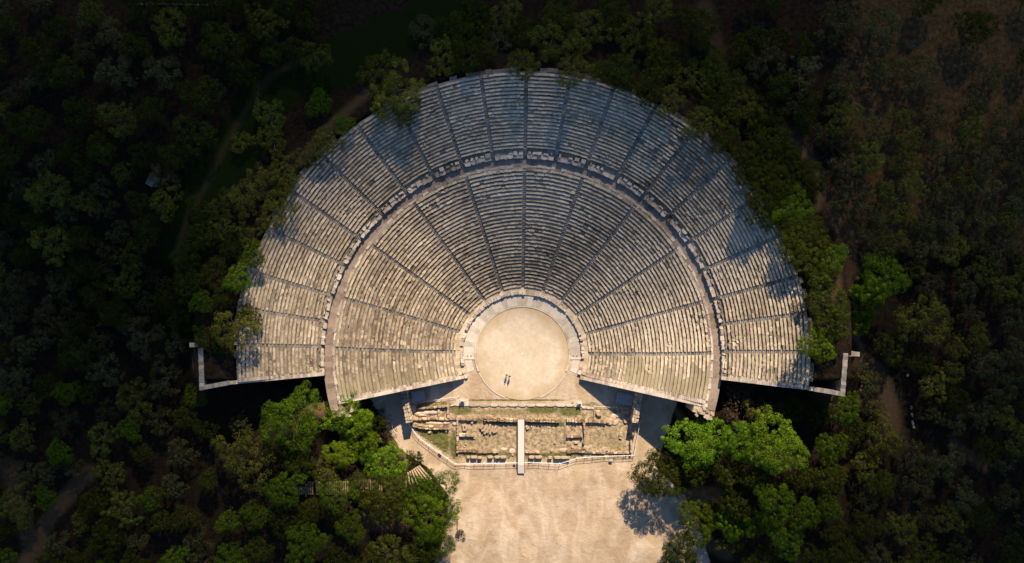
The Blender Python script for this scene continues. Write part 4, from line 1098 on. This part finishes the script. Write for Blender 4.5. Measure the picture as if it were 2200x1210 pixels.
# ------------------------------------------------------------------ people
def person(x,y,z,yaw,seated,shirt,trousers,label,walk=0.0):
    """one continuous skinned body in a natural pose, metres; faces +Y before yaw"""
    vs=[];es=[];rs=[]
    def v(p,r,par=None):
        vs.append(p); rs.append(r if isinstance(r,tuple) else (r,r))
        if par is not None: es.append((par,len(vs)-1))
        return len(vs)-1
    hz=.98 if not seated else .12
    pel=v((0,0,hz),(.15,.11)); ch=v((0,.01,hz+.28),(.155,.105),pel); sh=v((0,.0,hz+.46),(.13,.09),ch); nk=v((0,.01,hz+.56),.055,sh)
    hd=v((0,.02,hz+.66),(.082,.095),nk); tp=v((0,.02,hz+.76),(.07,.085),hd)
    for s in (-1,1):
        w=walk*s
        hp=v((s*.09,0,hz-.06),.095,pel)
        if seated: kn=v((s*.12,.42,hz-.02),.062,hp); an=v((s*.12,.46,hz-.42),.042,kn); to=v((s*.13,.62,hz-.46),.035,an)
        else: kn=v((s*.10,.05+w*.5,.52),.065,hp); an=v((s*.10,w*.9-.02,.10),.042,kn); to=v((s*.12,w*.9+.14,.04),.035,an)
        so=v((s*.17,0,hz+.44),.062,sh)
        if seated: el=v((s*.25,.08,hz+.20),.045,so); wr=v((s*.16,.30,hz+.10),.032,el)
        else: el=v((s*.24,-.02-w*.4,hz+.14),.045,so); wr=v((s*.26,.06-w*.9,hz-.10),.032,el)
        wx,wy,wz=vs[wr]; d=(0,.06,-.02) if seated else (0,.02,-.07)
        pm=v((wx+d[0],wy+d[1],wz+d[2]),(.036,.022),wr)
        for k in range(4):
            o=(k-1.5)*.018; l=(.065,.075,.07,.055)[k]; u=Vector(d).normalized()
            a=v((wx+d[0]+ (o if seated else 0),wy+d[1]+(0 if seated else o)+u.y*.03,wz+d[2]+u.z*.03),.010,pm)
            b=v((vs[a][0],vs[a][1]+u.y*l*.6+.006,vs[a][2]+u.z*l*.6),.009,a); v((vs[b][0],vs[b][1]+u.y*l*.4+.012,vs[b][2]+u.z*l*.4),.008,b)
        a=v((wx-s*.025,wy+.02,wz-.03),.011,wr); v((wx-s*.04,wy+.035,wz-.065),.009,a)
    me=bpy.data.meshes.new('body'); me.from_pydata(vs,es,[]); me.update()
    o=bpy.data.objects.new('tmp',me); col.objects.link(o)
    md=o.modifiers.new('s','SKIN'); md.use_smooth_shade=True
    for i,sv in enumerate(me.skin_vertices[0].data): sv.radius=rs[i]; sv.use_root=(i==0)
    ms=o.modifiers.new('u','SUBSURF'); ms.levels=1; ms.render_levels=1
    dg=bpy.context.evaluated_depsgraph_get(); dg.update()
    nm=bpy.data.meshes.new_from_object(o.evaluated_get(dg)); bpy.data.objects.remove(o)
    nm.name='body'; nm.materials.clear()
    for m in (shirt,trousers,M['skin'],M['shoe']): nm.materials.append(m)
    for p in nm.polygons:
        c=p.center; p.use_smooth=True
        if c.z>hz+.55 or abs(c.x)>.15 and ((not seated and c.z<hz-.08) or (seated and c.y>.30 and c.z>hz+.0)): i=2
        elif (not seated and c.z<.10) or (seated and c.z<hz-.40): i=3
        elif c.z<hz+.03 and not (abs(c.x)>.2): i=1
        elif seated and abs(c.x)<.2 and c.z<hz+.07 and c.y>.1: i=1
        else: i=0
        p.material_index=i
    b=bpy.data.objects.new('person',nm); col.objects.link(b); b.location=(x,y,z); b.rotation_euler=(0,0,yaw); tag(b,label,'person')
    # hair cap and simple face features as children
    mb=MB(); n=12; cz=hz+.735; 
    vs2=[(0,.01,cz+.115)]
    for k in range(1,4):
        e=k/3*1.75
        for i in range(n):
            a=2*PI*i/n; front=math.sin(a)>.2; ee=min(e,1.1) if front else e
            vs2.append((.098*math.sin(ee)*math.cos(a),.01+.108*math.sin(ee)*math.sin(a),cz+.115*math.cos(ee)))
    fs=[(0,1+i,1+(i+1)%n) for i in range(n)]
    for l in (0,n): fs+=[(1+l+i,1+l+n+i,1+l+n+(i+1)%n,1+l+(i+1)%n) for i in range(n)]
    mb.add(vs2,fs); h=mb.build('hair',M['hair'],b,True)
    mb=MB(); mb.rock(0,.115,hz+.655,.025,.03,.045,0,.5,.02); mb.build('nose',M['skin'],b)
    for s in (-1,1):
        mb=MB(); mb.rock(s*.033,.103,hz+.695,.022,.012,.012,0,0,.02); mb.build('eye',M['hair'],b)
    mb=MB(); mb.rock(0,.108,hz+.625,.045,.012,.012,0,0,.02); mb.build('mouth',M['lip'],b)
    return b
M['skin']=plain('skin',(.50,.32,.24),.6,0,.05); M['shoe']=plain('shoe_leather',(.03,.025,.02),.6,0,.1); M['hair']=plain('dark_hair',(.02,.014,.01),.6,0,.1); M['lip']=plain('lips',(.35,.13,.11),.6,0,.1)
cl=lambda n,c:plain(n,c,.85,0,.12,20)
dk=cl('dark_red_jacket',(.045,.012,.012)); dk2=cl('black_coat',(.018,.014,.016)); je=cl('dark_trousers',(.03,.032,.045)); tan=cl('beige_trousers',(.32,.24,.17))
wh=cl('white_shirt',(.72,.70,.68)); og=cl('orange_jacket',(.75,.30,.03)); bl=cl('blue_jacket',(.03,.06,.30)); gy=cl('lilac_shirt',(.5,.47,.6))
p=W(1088.5,805.5,1); person(p[0],p[1],.05,PI*.97,False,dk,tan,'person in a dark red top and beige trousers standing in the orchestra, left of two',.09)
p=W(1095,808.5,1); person(p[0],p[1],.05,PI*1.03,False,dk2,je,'person in a long black coat standing in the orchestra, right of two',-.08)
def seated(x,y,mt,mt2,label):
    h=19.
    for _ in range(4):
        p=W(x,y,h+.5); r=math.hypot(p[0]-CX,p[1]-CY); a=math.atan2(p[1]-CY,p[0]-CX)
        k=(r-rS(a))/(rU(a)-rS(a))*NU; kk=max(0,min(NU-1,int(k))); h=zup(kk)
    r=rup(kk,a)+.16; q=P(r,a)
    person(q[0],q[1],h+.02,a+PI/2,True,mt,mt2,label)
seated(1554,430,wh,je,'person in a white shirt sitting high on the right upper seats')
seated(1563,438,og,je,'person in an orange jacket sitting high on the right upper seats')
seated(1585,466,bl,je,'person in a blue jacket sitting near a stair on the right upper seats')
seated(1693,589,wh,tan,'person in a white shirt and beige trousers sitting at the right rim')
seated(1708,609,gy,je,'person in a lilac shirt sitting on the outer right seats')
